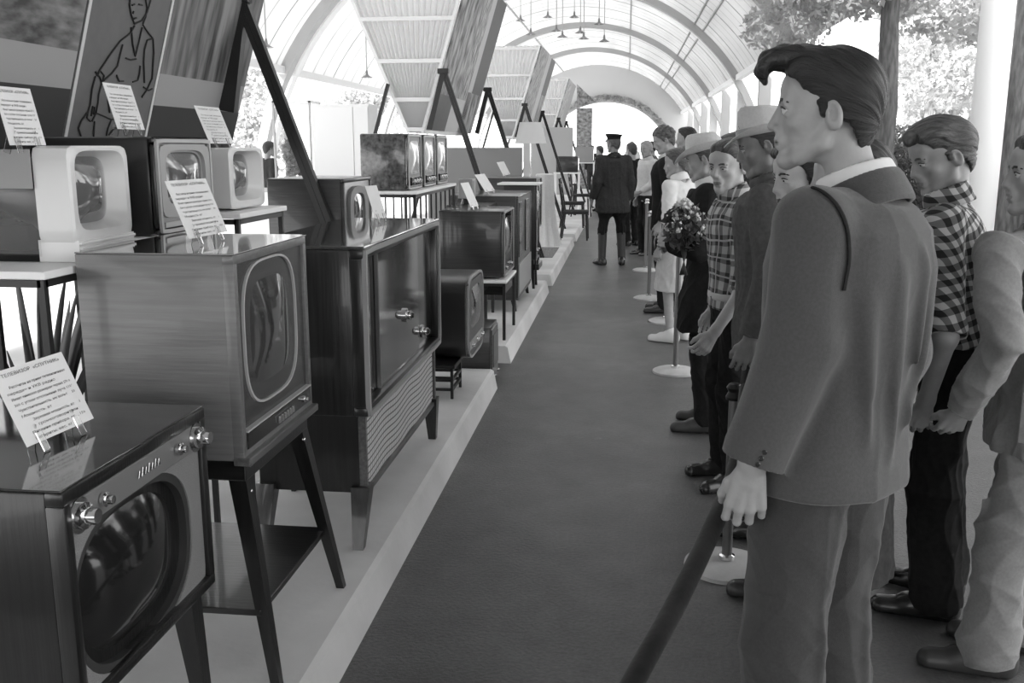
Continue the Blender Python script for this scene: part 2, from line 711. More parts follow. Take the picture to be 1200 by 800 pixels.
        for a in range(8):
            for b in range(a + 1, 8):
                df = [abs(cor[a][q] - cor[b][q]) for q in range(3)]
                if sum(df) != 1:
                    continue
                va, vb = V[:, a], V[:, b]
                m = (va < 0) != (vb < 0)
                t = np.where(m, va / np.where(m, va - vb, 1), 0)
                ca, cb = np.array(cor[a]), np.array(cor[b])
                P += np.where(m[:, None], ca[None] + t[:, None] * (cb - ca)[None], 0)
                W += m
        P /= W[:, None]
        co = np.empty((N, 3), dtype=np.float32)
        for q in range(3):
            co[:, q] = ax[q][act[:, q]] + P[:, q] * self.res
        quads = []
        for axn in range(3):
            o = [q for q in range(3) if q != axn]
            sl0 = [slice(1, -1)] * 3
            sl1 = [slice(1, -1)] * 3
            sl0[axn] = slice(0, -1)
            sl1[axn] = slice(1, None)
            A, B = s[tuple(sl0)], s[tuple(sl1)]
            for sign in (0, 1):
                e = np.argwhere((A & ~B) if sign == 0 else (~A & B))
                if len(e) == 0:
                    continue
                e[:, o[0]] += 1
                e[:, o[1]] += 1
                d0 = np.zeros(3, dtype=int)
                d0[o[0]] = 1
                d1 = np.zeros(3, dtype=int)
                d1[o[1]] = 1
                c = [e - d0 - d1, e - d1, e, e - d0]
                q = np.stack([idx[x[:, 0], x[:, 1], x[:, 2]] for x in c], 1)
                if (sign == 1) != (axn == 1):
                    q = q[:, ::-1]
                quads.append(q)
        Q = np.concatenate(quads)
        Q = Q[(Q >= 0).all(1)]
        me = bpy.data.meshes.new(name)
        me.vertices.add(N)
        me.vertices.foreach_set('co', co.ravel())
        me.loops.add(Q.size)
        me.loops.foreach_set('vertex_index', Q.astype(np.int32).ravel())
        me.polygons.add(len(Q))
        me.polygons.foreach_set('loop_start', np.arange(0, Q.size, 4, dtype=np.int32))
        me.polygons.foreach_set('use_smooth', np.ones(len(Q), dtype=bool))
        me.update(calc_edges=True)
        self.co, self.Q = co, Q
        return me


def wrinkle(me, amp, freq, seed, stretch=(1, 1, 0.45), warp=None):
    """soft cloth folds: the vertices are moved along their normals by a sum of waves"""
    rs = np.random.RandomState(seed)
    n = len(me.vertices)
    co = np.empty(n * 3, dtype=np.float32)
    me.vertices.foreach_get('co', co)
    co = co.reshape(-1, 3)
    no = np.empty(n * 3, dtype=np.float32)
    me.vertices.foreach_get('normal', no)
    no = no.reshape(-1, 3)
    d = np.zeros(n)
    st = np.array(stretch)
    base = co + 0.02 * np.sin(co[:, [1, 2, 0]] * 23 + rs.rand(3) * 6)
    for i in range(9):
        v = rs.randn(3) * st * freq * (0.6 + 0.9 * rs.rand())
        w = np.sin(base @ v + rs.rand() * 6.28)
        d += (1 - np.abs(w)) ** 2 - 0.35
    d *= amp / 1.5
    me.vertices.foreach_set('co', (co + no * d[:, None]).astype(np.float32).ravel())
    me.update()


def rebase(me, off):
    n = len(me.vertices)
    co = np.empty(n * 3, dtype=np.float32)
    me.vertices.foreach_get('co', co)
    me.vertices.foreach_set('co', (co.reshape(-1, 3) - np.array(off, dtype=np.float32)).ravel())
    me.update()
# ------------------------------------------------------------------ people
def head_prims(F, fem=0.0, detail=True):
    c = 0.006
    F.ell((0, -.014, .036), (.074, .092, .084), k=.02)
    F.ell((0, .010, .028), (.066, .078, .066), k=.02)
    F.ell((0, .024, -.028), (.058 - .003 * fem, .062, .078), k=.025)
    for s in (-1, 1):
        F.chain([(s * (.060 - .005 * fem), -.010, -.03), (s * (.052 - .008 * fem), .002, -.066), (s * .028, .046, -.094), (0, .068, -.103)], [.010, .011, .013, .015], k=.02)
        F.ell((s * .040, .056, -.026), (.020, .018, .014), k=.02)
    F.ell((0, .075, -.100), (.019 - .003 * fem, .015, .014), k=.012)
    F.ell((0, .070, .046), (.052, .022, .034), k=.02)
    F.cap((-.036, .079, .018), (.036, .079, .018), .010 - .002 * fem, k=.012)
    for s in (-1, 1):
        F.ell((s * .032, .101, -.001), (.018, .018, .012), k=.010, op='s')
        F.cap((s * .022, .0815, .0078), (s * .043, .0765, .0068), .0058, k=.004)
        F.cap((s * .022, .0800, -.0088), (s * .042, .0765, -.0080), .0054, k=.005)
    F.cap((0, .088, .012), (0, .1055 - .003 * fem, -.031), .0075, .0095, k=.009)
    F.ell((0, .0835, -.024), (.016, .012, .026), k=.010)
    F.ell((0, .1045 - .003 * fem, -.035), (.0095, .010, .0085), k=.005)
    for s in (-1, 1):
        F.ell((s * .0125, .095, -.038), (.0075, .010, .0075), k=.005)
        F.ell((s * .0065, .102, -.0455), (.0035, .005, .003), k=.002, op='s')
    F.ell((0, .082, -.062), (.026, .016, .024), k=.012)
    F.cap((-.015, .089, -.0615), (.015, .089, -.0615), .0058, k=.004)
    F.cap((0, .0945, -.0605), (0, .0945, -.0605), .0045, k=.006)
    F.cap((-.012, .089, -.073), (.012, .089, -.073), .0068, k=.005)
    F.cap((-.024, .092, -.0668), (.024, .092, -.0668), .0022, k=.003, op='s')
    F.ell((0, .094, -.086), (.018, .006, .005), k=.006, op='s')
    for s in (-1, 1):
        r = Matrix.Rotation(R_(-12), 3, 'X') @ Matrix.Rotation(s * R_(18), 3, 'Z')
        F.ell((s * .0765, -.016, -.010), (.0095, .018, .031), k=.005, rot=r)
        F.ell((s * .0880, -.011, -.004), (.0130, .0110, .021), k=.001, op='s', rot=r)
        F.ell((s * .080, -.004, -.006), (.005, .004, .007), k=.003)


def hand_prims(F, curl=(25, 35, 25), spread=1.0, thumb=0.0):
    F.cap((0, 0, .03), (0, 0, -.02), .026, .027, k=.02, sq=(1, 1.35, 1))
    kn = [(.034, .0, -.082), (.0118, -.003, -.087), (-.0108, -.002, -.084), (-.032, .002, -.075)]
    ln = [.072, .080, .074, .058]
    for i, kx in enumerate(kn):
        F.cap((kx[0] * .55, 0, -.012), kx, .0145, .0112, k=.006)
    for i, kx in enumerate(kn):
        p = Vector(kx)
        an = 0.0
        sx = (kx[0]) * 0.30 * spread
        r = [.0100, .0092, .0085, .0072]
        if i == 3:
            r = [.0088, .0080, .0073, .0064]
        for j, fr in enumerate((.46, .30, .24)):
            an += R_(curl[j] + i * 4)
            q = p + Vector((sx * fr * .5, math.sin(an) * ln[i] * fr, -math.cos(an) * ln[i] * fr))
            F.cap(p, q, r[j], r[j + 1], k=.003)
            p = q
    a = R_(thumb)
    F.chain([(.018, .004, -.012), (.040, .016 + .01 * a, -.042), (.049, .027 + .02 * a, -.070), (.050, .038 + .03 * a, -.092)], [.016, .0125, .0105, .008], k=.010)


def lean_at(z, lean, S):
    t = min(max((z / S - .95) / .52, 0), 1.15)
    return lean[0] * t, lean[1] * t


def person(label, X, Y, rz, H, head=(0, 0, 0), lean=(0, 0), res=.006, J=None, JW=None, top=None, bottom=None, under=None, hair=None, hat=None,
           shoes='shoe_black', skin='skin', fem=0.0, brow='hair_black', feet=None, hands=None, sleeve=2.0, name='person', hand_dir=None, hz=None, group=None, w=1.0, face=True, headoff=(0, 0)):
    S = H / 1.78
    root = thing(name, label, 'person', (X, Y, 0), R_(rz), group)
    Minv = (Matrix.Translation((X, Y, 0)) @ Matrix.Rotation(R_(rz), 4, 'Z')).inverted()
    lx, ly = lean_at(1.47 * S, lean, S)
    P = {}
    for s, n in ((-1, 'l'), (1, 'r')):
        P['hip_' + n] = Vector((s * .088, 0, .93)) * S
        P['kn_' + n] = Vector((s * .10, .02, .50)) * S
        P['an_' + n] = Vector((s * .105, -.02, .085)) * S
        P['sh_' + n] = Vector((s * .178 * w, -.012, 1.43)) * S + Vector((lx, ly, 0))
        P['el_' + n] = Vector((s * .225 * w, -.04, 1.15)) * S + Vector((lx * .6, ly * .6, 0))
        P['wr_' + n] = Vector((s * .235 * w, .03, .90)) * S + Vector((lx * .4, ly * .4, 0))
    for k, v in (J or {}).items():
        P[k] = Vector(v) * S
    for k, v in (JW or {}).items():
        P[k] = Minv @ Vector(v)
    hc = Vector((lx + headoff[0], ly + .030 + headoff[1], (hz if hz else H - .125)))
    hs = .90 + .07 * min(S, 1.0)
    MH = Matrix.Translation(hc) @ Matrix.Rotation(R_(head[0]), 4, 'Z') @ Matrix.Rotation(R_(head[1]), 4, 'X') @ Matrix.Rotation(R_(head[2]), 4, 'Y') @ Matrix.Scale(hs, 4)
    nb = Vector((lx, ly - .012, 1.455 * S))
    al = [v for v in P.values()] + [hc + Vector((0, 0, .15)), Vector((0, 0, 0))]
    lo = np.array([min(v[i] for v in al) for i in range(3)]) - .2
    hi = np.array([max(v[i] for v in al) for i in range(3)]) + .2
    lo[2], hi[2] = -.01, hc.z + .19
    m_skin = M[skin]

    # --- body: one continuous surface
    F = Field(lo, hi, res)
    st = [(.84, .13, .085), (.93, .14, .095), (1.05, .122, .085), (1.2, .135, .09), (1.34, .15, .09), (1.42, .13, .07), (1.47, .07, .055)]
    F.col([(z * S,) + lean_at(z * S, lean, S) + (a * S * (.93 if fem else 1), b * S) for z, a, b in st], k=.03)
    for n in 'lr':
        F.chain([P['hip_' + n], P['kn_' + n], P['an_' + n]], [.072 * S, .050 * S, .036 * S], k=.02)
        ft = P['an_' + n]
        fy = R_((feet or {}).get(n, -10 if n == 'l' else 10))
        fd = Vector((math.sin(fy), math.cos(fy), 0))
        F.cap((ft.x, ft.y, .045), (ft.x + fd.x * .13 * S, ft.y + fd.y * .13 * S, .03), .034, .024, k=.03)
        sh, el, wr = P['sh_' + n], P['el_' + n], P['wr_' + n]
        F.chain([sh, el, wr], [.046 * S, .037 * S, .026 * S], k=.02)
        F.cap(nb - Vector((0, 0, .035)), sh, .036 * S, .043 * S, k=.03)
    F.cap(nb, MH @ Vector((0, -.036, -.05)), .051 * S if not fem else .044, .049 * hs if not fem else .041, k=.012)
    F.M = MH
    head_prims(F, fem)
    F.M = None
    for n, s in (('l', -1), ('r', 1)):
        hd = (hands or {}).get(n, {})
        if hd is None:
            continue
        d = Vector(hd.get('d', (P['wr_' + n] - P['el_' + n]).normalized())).normalized()
        pn = Vector(hd.get('n', (-s, .15, 0))).normalized()
        pn = (pn - d * pn.dot(d)).normalized()
        t = d.cross(pn) * (-s if True else 1)
        t = (pn.cross(-d)) * (1 if s > 0 else -1)
        Mx = Matrix(((t.x, pn.x, -d.x), (t.y, pn.y, -d.y), (t.z, pn.z, -d.z))).to_4x4()
        F.M = Matrix.Translation(P['wr_' + n] + d * .02) @ Mx @ Matrix.Scale(S * (.93 if fem else 1.0), 4)
        hand_prims(F, hd.get('curl', (22, 32, 22)), thumb=hd.get('thumb', 0))
        F.M = None
    me = F.mesh('body')
    body = link('body', me, m_skin, root)
    if face:
        me.materials.append(M['lips_f' if fem else 'lips'])
        Mi = MH.inverted()
        c = F.co[F.Q].mean(1)
        I = np.array(Mi)
        h = c @ I[:3, :3].T + I[:3, 3]
        lip = ((h[:, 0] / .023) ** 2 + ((h[:, 2] + .0670) / .0095) ** 2 < 1) & (h[:, 1] > .078)
        mi = np.zeros(len(c), dtype=np.int32)
        mi[lip] = 1
        me.polygons.foreach_set('material_index', mi)
        from mathutils.bvhtree import BVHTree
        keep = np.linalg.norm(c - np.array((MH @ Vector((0, .08, .0)))[:]), axis=1) < .09
        fbv = BVHTree.FromPolygons([tuple(q) for q in F.co.tolist()], F.Q[keep].tolist())
        for s in (-1, 1):
            e = MB().sphere((0, 0, 0), .0125, 14)
            for f in e.bm.faces:
                cc = f.calc_center_median().normalized()
                f.material_index = 1 if cc.y > .90 else 0
            eo = e.build('eye', M['eye_white'], root, smooth=True)
            eo.data.materials.append(M['iris'])
            eo.matrix_local = MH @ Matrix.Translation((s * .031, .0768, -.001)) @ Matrix.Rotation(R_(-8), 4, 'X')
            b = MB().tube([(s * .013, .0920, .0165), (s * .026, .0925, .0210), (s * .038, .0865, .0205), (s * .049, .0755, .0150)], [.003, .0038, .0034, .0016], 6, flat=(1, 1))
            bo = b.build('eyebrow', M[brow], root, smooth=True)
            bo.matrix_local = MH
            for v in bo.data.vertices:
                hit = fbv.find_nearest(MH @ v.co)
                if hit[0] is not None:
                    p_ = MH @ v.co
                    dd = (p_ - hit[0]).dot(hit[1])
                    v.co = MH.inverted() @ (hit[0] + hit[1] * (.0012 + max(0, min(dd * .4, .0015))))
            b = MB().tube([(s * .018, .0870, .0030), (s * .026, .0900, .0062), (s * .036, .0880, .0058), (s * .045, .0805, .0010)], [.0014, .002, .002, .0012], 6)
            bo = b.build('eyelashes', M['lash'], root, smooth=True)
            bo.matrix_local = MH

    # --- trousers / skirt
    if bottom:
        b = bottom
        F = Field(lo, (hi[0], hi[1], 1.1 * S), max(res, b.get('res', res)))
        if b['kind'] == 'trousers':
            wd = b.get('w', 1.0)
            F.col([(.86 * S, 0, 0, .150 * S, .105 * S), (.93 * S, 0, 0, .168 * S, .122 * S), (1.0 * S, 0, 0, .158 * S, .115 * S), (b.get('waist', 1.04) * S, lean[0] * .1, lean[1] * .1, .145 * S, .105 * S)], k=.03)
            for n in 'lr':
                hp, kn, an = P['hip_' + n], P['kn_' + n], P['an_' + n]
                kr = b.get('knee', .080)
                F.chain([hp, kn, Vector((an.x, an.y, .05 * S + .03))], [.094 * S * wd, kr * S * wd, b.get('cuff', .078) * S * wd], k=.035)
                if b.get('boots'):
                    F.ell(hp.lerp(kn, .35), (.125 * S, .115 * S, .16 * S), k=.04)
                for sg in (1, -1):
                    F.cap(kn + Vector((0, sg * .075 * S * wd, .1)), Vector((an.x, an.y + sg * .072 * S * wd, .1)), .008, .008, k=.02)
            for f in b.get('folds', []):
                F.fold(Vector(f[0]) * S, Vector(f[1]) * S, f[2], f[3])
            if b.get('boots'):
                zz = b['boots'] * S
                F.cut(lambda x, y, z: zz - z)
            else:
                F.cut(lambda x, y, z: .035 - z)
        else:
            h = b['hem'] * S
            F.col([(h, 0, 0, b.get('w', .24) * S, .19 * S), (.7 * S, 0, 0, .21 * S, .165 * S), (.93 * S, 0, 0, .175 * S, .13 * S), (1.08 * S, lean[0] * .2, lean[1] * .2, .125 * S, .095 * S)], k=.02)
        me = F.mesh(b['kind'])
        wrinkle(me, b.get('wr', .006), 16, int(X * 100 + 11) % 997, (1, 1, .35) if b['kind'] != 'trousers' else (1, 1, .8))
        link(b.get('name', b['kind']), me, M[b['mat']], root)
        if b.get('belt'):
            F = Field((-.25, -.2, .9 * S), (.25, .2, 1.12 * S), max(res, .005))
            zb = b.get('belt') * S
            F.col([(zb - .018, lean[0] * .1, lean[1] * .1, .172 * S, .130 * S), (zb + .018, lean[0] * .1, lean[1] * .1, .170 * S, .128 * S)], k=.0)
            link('belt', F.mesh('belt'), M[b['beltmat']], root)
    # --- shoes
    if shoes:
        for n in 'lr':
            an = P['an_' + n]
            fy = R_((feet or {}).get(n, -10 if n == 'l' else 10))
            fd = Vector((math.sin(fy), math.cos(fy), 0))
            a0 = Vector((an.x, an.y, 0)) - fd * .045 * S
            toe = a0 + fd * .225 * S
            F = Field(np.minimum(a0, toe) - .08, np.maximum(a0, toe) + np.array((.08, .08, .17 if bottom and bottom.get('boots') else .14)), max(res, .005))
            F.cap(a0 + Vector((0, 0, .03)), toe + Vector((0, 0, .02)), .043, .036, k=.01)
            F.cap(a0 + Vector((0, 0, .06)), a0 + fd * .13 * S + Vector((0, 0, .045)), .042, .036, k=.02)
            F.cap(a0 + fd * .03 + Vector((0, 0, .09)), a0 + fd * .05 + Vector((0, 0, .05)), .042, .042, k=.02)
            if bottom and bottom.get('boots'):
                pass
            F.cut(lambda x, y, z: .004 - z)
            link('shoe', F.mesh('shoe'), M[shoes], root)
            if bottom and bottom.get('boots'):
                kn = P['kn_' + n]
                F = Field(np.minimum(an, kn) - .12, np.maximum(an, kn) + .12, max(res, .006))
                F.cap(Vector((an.x, an.y, .07)), kn, .052 * S, .066 * S, k=.01)
                zz = (bottom['boots'] + .03) * S
                F.cut(lambda x, y, z: z - zz)
                mm = F.mesh('boot_shaft')
                wrinkle(mm, .0008, 20, 3, (.3, .3, 1))
                link('boot_shaft', mm, M['boot_leather'], root)
    # --- upper garments
    def garment(nm, t, ease, zhem, sl, mt, wr):
        F = Field(lo, (hi[0], hi[1], nb.z + .14), t.get('res', res))
        e = ease
        ww = .93 if fem else 1.0
        hemr = t.get('flare', 0)
        full = [(.60, .17 + hemr, .13 + hemr), (.82, .168 + hemr, .122 + hemr), (.93, .165 + hemr * .5, .12), (1.08, .142 - t.get('nip', 0), .108), (1.22, .155, .115), (1.34, .17, .12), (1.415, .165, .105), (1.47, .10, .075)]
        st = []
        zs = [q[0] for q in full]
        for z in sorted(set([zhem] + [q for q in zs if q > zhem])):
            a = np.interp(z, zs, [q[1] for q in full])
            b_ = np.interp(z, zs, [q[2] for q in full])
            st.append((z * S,) + lean_at(z * S, lean, S) + ((a * ww * w + e) * S, (b_ + e) * S))
        F.col(st, k=.0, edge=.02)
        for n, s in (('l', -1), ('r', 1)):
            F.cap(nb + Vector((s * .055, 0, -.012)) * S, P['sh_' + n] + Vector((0, 0, .002)), .040 * S + e * .6, .052 * S + e * .6, k=.04)
        for f in t.get('folds', []):
            F.fold(Vector(f[0]) * S, Vector(f[1]) * S, f[2], f[3])
        if sl > 0:
            es = t.get('slw', 0)
            r0, r1, r2 = .057 * S + e * .55, .049 * S + e * .65 + es, .036 * S + e * .75 + es * .6
            for n in 'lr':
                sh, el, wrp = P['sh_' + n], P['el_' + n], P['wr_' + n]
                G = Field(lo, (hi[0], hi[1], nb.z + .14), F.res)
                if sl >= 1:
                    G.cap(sh, el, r0, r1, k=.0)
                    f = min(sl - 1, 1)
                    end = el.lerp(wrp, f)
                    if f > 0:
                        G.cap(el, end, r1, r1 + (r2 - r1) * f, k=.02)
                        for q in t.get('elbow', [(.0, .010), (-.05, .008), (.05, .008)]):
                            c = el + (sh - el).normalized() * max(q[0], 0) + (wrp - el).normalized() * max(-q[0], 0)
                            ax_ = Vector((1, 0, 0)) * (1 if n == 'r' else -1)
                            G.fold(c + ax_ * .03 + Vector((0, .04, .02)), c + ax_ * .03 + Vector((0, -.05, -.02)), .016, q[1])
                    d = ((wrp - el) if f > .04 else (el - sh)).normalized()
                else:
                    end = sh.lerp(el, sl)
                    G.cap(sh, end, r0, r0 + .004, k=.0)
                    d = (el - sh).normalized()
                G.cut(lambda x, y, z: np.where((np.sqrt((x - end.x) ** 2 + (y - end.y) ** 2 + (z - end.z) ** 2) < .16), (x - end.x) * d.x + (y - end.y) * d.y + (z - end.z) * d.z, -1), end - Vector((.16,) * 3), end + Vector((.16,) * 3))
                kk = .018
                hh = np.maximum(kk - np.abs(F.F - G.F), 0) / kk
                F.F = np.minimum(F.F, G.F) - hh * hh * kk * .25
        # neck opening
        F.M = Matrix.Translation(nb + Vector((0, .01, .02))) @ Matrix.Rotation(R_(-24), 4, 'X')
        F.col([(.012, 0, 0, .064 * S + t.get('open', 0), .066 * S + t.get('open', 0)), (.16, 0, 0, .075 * S + .02, .075 * S + .02)], k=.01, op='s')
        F.M = None
        if t.get('vneck'):
            zv = t['vneck'] * S
            F.cut(lambda x, y, z: -np.maximum(np.maximum(np.abs(x - lx) - np.maximum(z - zv, 0) * .34, zv - z), .02 + ly * .7 - y))
        me = F.mesh(nm)
        wrinkle(me, wr, t.get('wf', 13), int(abs(Y) * 100 + 7) % 991, t.get('ws', (1, 1, .6)))
        return link(nm, me, M[mt], root)
    if under:
        garment(under.get('name', 'shirt'), under, .006, under.get('hem', .9), under.get('sleeve', 0), under['mat'], .002)
    if top:
        o = garment(top.get('name', 'jacket'), top, top.get('ease', .03), top.get('hem', .84), sleeve, top['mat'], top.get('wr', .005))
    # --- collars
    cl = (top or {}).get('collar') or (under or {}).get('collar')
    if cl:
        F = Field(np.array(nb) - .16, np.array(nb) + .17, min(res, .005))
        F.M = Matrix.Translation(nb + Vector((0, .002, .025))) @ Matrix.Rotation(R_(-22), 4, 'X')
        F.col([(-.01, 0, 0, .088 * S, .086 * S), (.03, 0, 0, .080 * S, .081 * S), (.060, 0, 0, .072 * S, .075 * S)], k=0, edge=.005)
        F.col([(-.05, 0, 0, .078 * S, .076 * S), (.03, 0, 0, .070 * S, .071 * S), (.1, 0, 0, .062 * S, .066 * S)], k=.002, op='s')
        F.M = None
        link('shirt_collar', F.mesh('collar'), M[cl], root)
    if (top or {}).get('lapel'):
        F = Field(np.array(nb) - .22, np.array(nb) + .17, res)
        F.M = Matrix.Translation(nb + Vector((0, -.002, .012))) @ Matrix.Rotation(R_(-26), 4, 'X')
        F.col([(-.026, 0, .002, .110 * S, .096 * S), (.0, 0, .0, .100 * S, .095 * S), (.030, 0, 0, .091 * S, .092 * S), (.046, 0, 0, .085 * S, .087 * S)], k=0, edge=.007)
        F.col([(-.07, 0, 0, .090 * S, .084 * S), (.02, 0, 0, .082 * S, .083 * S), (.1, 0, 0, .068 * S, .072 * S)], k=.002, op='s')
        F.cut(lambda x, y, z: -np.maximum(np.abs(x) - .045, .02 - y))
        F.M = None
        link('jacket_collar', F.mesh('collar'), M[top['mat']], root)
    # --- hair
    if hair:
        kind, hm = hair
        r = min(res, .004) if res > .0035 else .0025
        F = Field((-.14, -.17, -.19 if kind in ('long', 'bob') else -.13), (.14, .17, .18), r)
        q = random.Random(int(abs(X) * 1000))
        zz = [-.12, -.085, -.045, -.02, -.012, .02, .040, .058, .070, .2]
        yy = [-.085, -.078, -.062, -.045, .008, .022, .045, .060, .085, .085]
        if kind in ('slick', 'short', 'wavy', 'curly', 'fair'):
            F.ell((0, -.014, .040), (.0785, .098, .090), k=.01)
            F.ell((0, -.045, .01), (.073, .068, .080), k=.02)
            F.ell((0, -.056, -.042), (.052, .040, .045), k=.03)
            F.ell((0, .036, .082), (.060, .056, .038), k=.02)
            F.ell((0, -.030, -.012), (.0765, .06, .03), k=.01)
            for s in (-1, 1):
                F.ell((s * .0680, .004, .008), (.0095, .013, .030), k=.008)
            if kind == 'slick':
                F.ell((0, .0, .064), (.075, .088, .062), k=.02)
                F.ell((0, .045, .090), (.060, .056, .036), k=.02)
                F.ell((0, -.052, .040), (.070, .060, .070), k=.02)
            if kind == 'wavy':
                F.ell((0, .015, .080), (.078, .080, .055), k=.02)
                F.ell((0, .066, .088), (.056, .034, .030), k=.015)
                F.ell((0, -.06, .04), (.078, .062, .066), k=.02)
            if kind == 'curly':
                for i in range(70):
                    a, e = q.uniform(0, 6.28), q.uniform(-.3, 1.5)
                    F.ell((math.cos(a) * math.cos(e) * .080, -.014 + math.sin(a) * math.cos(e) * .098, .04 + math.sin(e) * .09), (.02, .02, .02), k=.006)
            yb = {'slick': 0, 'wavy': .0, 'short': -.004, 'curly': .005, 'fair': -.01}[kind]
            F.cut(lambda x, y, z: np.where(z < .19, y - np.interp(z, zz, yy) - yb, -1))
            if kind == 'slick':
                F.chain([(.02, .055, .105), (.005, .096, .108), (-.005, .124, .100), (-.01, .138, .078), (-.006, .128, .056)], [.034, .026, .019, .012, .005], k=.012)
                F.chain([(-.02, .07, .108), (-.02, .112, .104), (-.022, .134, .086), (-.022, .126, .066)], [.025, .018, .013, .005], k=.006)
                F.chain([(.02, .07, .112), (.03, .106, .108), (.032, .120, .094)], [.024, .016, .006], k=.006)
            if kind == 'wavy':
                F.chain([(.0, .055, .098), (-.01, .092, .095), (-.02, .104, .080)], [.032, .022, .012], k=.012)
        else:
            F.ell((0, -.018, .036), (.086, .104, .094), k=.01)
            F.ell((0, -.055, -.01), (.082, .070, .085), k=.03)
            for s in (-1, 1):
                F.ell((s * .070, -.015, -.01), (.020, .045, .060), k=.02)
            if kind == 'long':
                F.chain([(0, -.07, .0), (0, -.095, -.08), (0, -.09, -.16)], [.07, .062, .03], k=.03)
            F.cut(lambda x, y, z: np.where(z < .19, np.minimum(y - np.interp(z, [-.2, -.05, .02, .055, .078, .2], [-.01, .008, .03, .055, .092, .1]), 1), -1))
            F.ell((0, .075, .085), (.055, .025, .02), k=.02)
        me = F.mesh('hair')
        n = len(me.vertices)
        no = np.empty(n * 3, dtype=np.float32)
        me.vertices.foreach_get('normal', no)
        no = no.reshape(-1, 3)
        co = F.co
        ph = np.arctan2(co[:, 2] + .03, co[:, 0]) + 2.5 * co[:, 1] + .05 * np.sin(co[:, 1] * 40)
        am = {'slick': .0022, 'wavy': .003, 'short': .0012, 'curly': .002, 'fair': .001}.get(kind, .002)
        d = am * (np.sin(ph * 14) * .6 + np.sin(ph * 31 + co[:, 1] * 40) * .5 + np.sin(ph * 57 + co[:, 2] * 30) * .3)
        me.vertices.foreach_set('co', (co + no * d[:, None]).astype(np.float32).ravel())
        me.update()
        ho = link('hair', me, M[hm], root)
        ho.matrix_local = MH
    if hat:
        hat_build(hat, MH, root)
    return root, P, MH


def hat_build(hat, MH, root):
    kind = hat['kind']
    if kind == 'fedora':
        b = MB()
        seg = 40
        rise = hat.get('rise', .10)
        prof = [(.100, 0), (.098, .025), (.093, .05), (.084, rise * .80), (.070, rise * .96), (.052, rise), (.03, rise - .012), (0, rise - .020)]
        b.lathe(prof, seg=seg, sx=.84, sy=1.08)
        for v in b.bm.verts:
            if v.co.z > .07:
                k = max(0, v.co.y) / .1
                v.co.x *= 1 - .42 * k * (v.co.z / rise)
                v.co.z += .016 * (v.co.y / .1)
        m = M[hat['mat']]
        ho = b.build('hat', m, root, smooth=True)
        r = MB()
        bw = hat.get('brim', .068)
        rings = []
        for i, rr in enumerate((.094, .100, .100 + bw * .5, .100 + bw, .100 + bw + .003, .100 + bw * .5, .098)):
            ring = []
            for k in range(seg):
                a = 2 * math.pi * k / seg
                x, y = math.cos(a) * rr * .86, math.sin(a) * rr * 1.08
                t = (rr - .094) / bw
                z = -.002 + t * t * (hat.get('curl', .03) * math.cos(a) ** 2 - hat.get('droop', .02) * math.sin(a) ** 2 * (1 if math.sin(a) > 0 else -.3)) + (.004 if i < 4 else 0)
                ring.append(r.bm.verts.new((x, y, z)))
            rings.append(ring)
        for i in range(len(rings) - 1):
            for k in range(seg):
                r.bm.faces.new((rings[i][k], rings[i][(k + 1) % seg], rings[i + 1][(k + 1) % seg], rings[i + 1][k]))
        br = r.build('hat_brim', m, ho, smooth=True)
        band = MB()
        band.lathe([(.0985, .004), (.1025, .006), (.1018, .030), (.0975, .031)], seg=seg, sx=.845, sy=1.085)
        bo = band.build('hat_band', M[hat['band']], ho, smooth=True)
        ho.matrix_local = MH @ Matrix.Translation((0, -.012, hat.get('z', .055))) @ Matrix.Rotation(R_(hat.get('tilt', -4)), 4, 'X')
    elif kind == 'peaked':
        b = MB()
        b.lathe([(.098, 0), (.100, .03), (.122, .055), (.118, .066), (.06, .074), (0, .076)], seg=36, sx=.86, sy=1.06)
        for v in b.bm.verts:
            if v.co.z > .04:
                v.co.z += .12 * v.co.y
        ho = b.build('cap', M['cloth_black'], root, smooth=True)
        v_ = MB()
        pts0, pts1 = [], []
        for k in range(17):
            a = R_(20 + 140 * k / 16)
            pts0.append(Vector((math.cos(a) * .086, math.sin(a) * .106, .002)))
            t = math.sin(math.pi * k / 16)
            pts1.append(Vector((math.cos(a) * (.088 + .01 * t), math.sin(a) * (.106 + .05 * t), .002 - .030 * t)))
        for k in range(16):
            v_.slab([pts0[k], pts0[k + 1], pts1[k + 1], pts1[k]], (0, 0, 1), .003)
        v_.build('cap_visor', M['gloss_black'], ho)
        ho.matrix_local = MH @ Matrix.Translation((0, -.012, .06)) @ Matrix.Rotation(R_(-3), 4, 'X')
    elif kind == 'flat':
        b = MB()
        b.lathe([(.094, 0), (.112, .018), (.112, .034), (.08, .052), (0, .060)], seg=32, sx=.88, sy=1.12)
        ho = b.build('flat_cap', M[hat['mat']], root, smooth=True)
        v_ = MB().sphere((0, .105, .004), .05, 16, s=(1.1, .8, .14))
        v_.build('cap_visor', M[hat['mat']], ho, smooth=True)
        ho.matrix_local = MH @ Matrix.Translation((0, -.01, .06)) @ Matrix.Rotation(R_(-6), 4, 'X')


print('people code', round(time.time() - T0, 1))
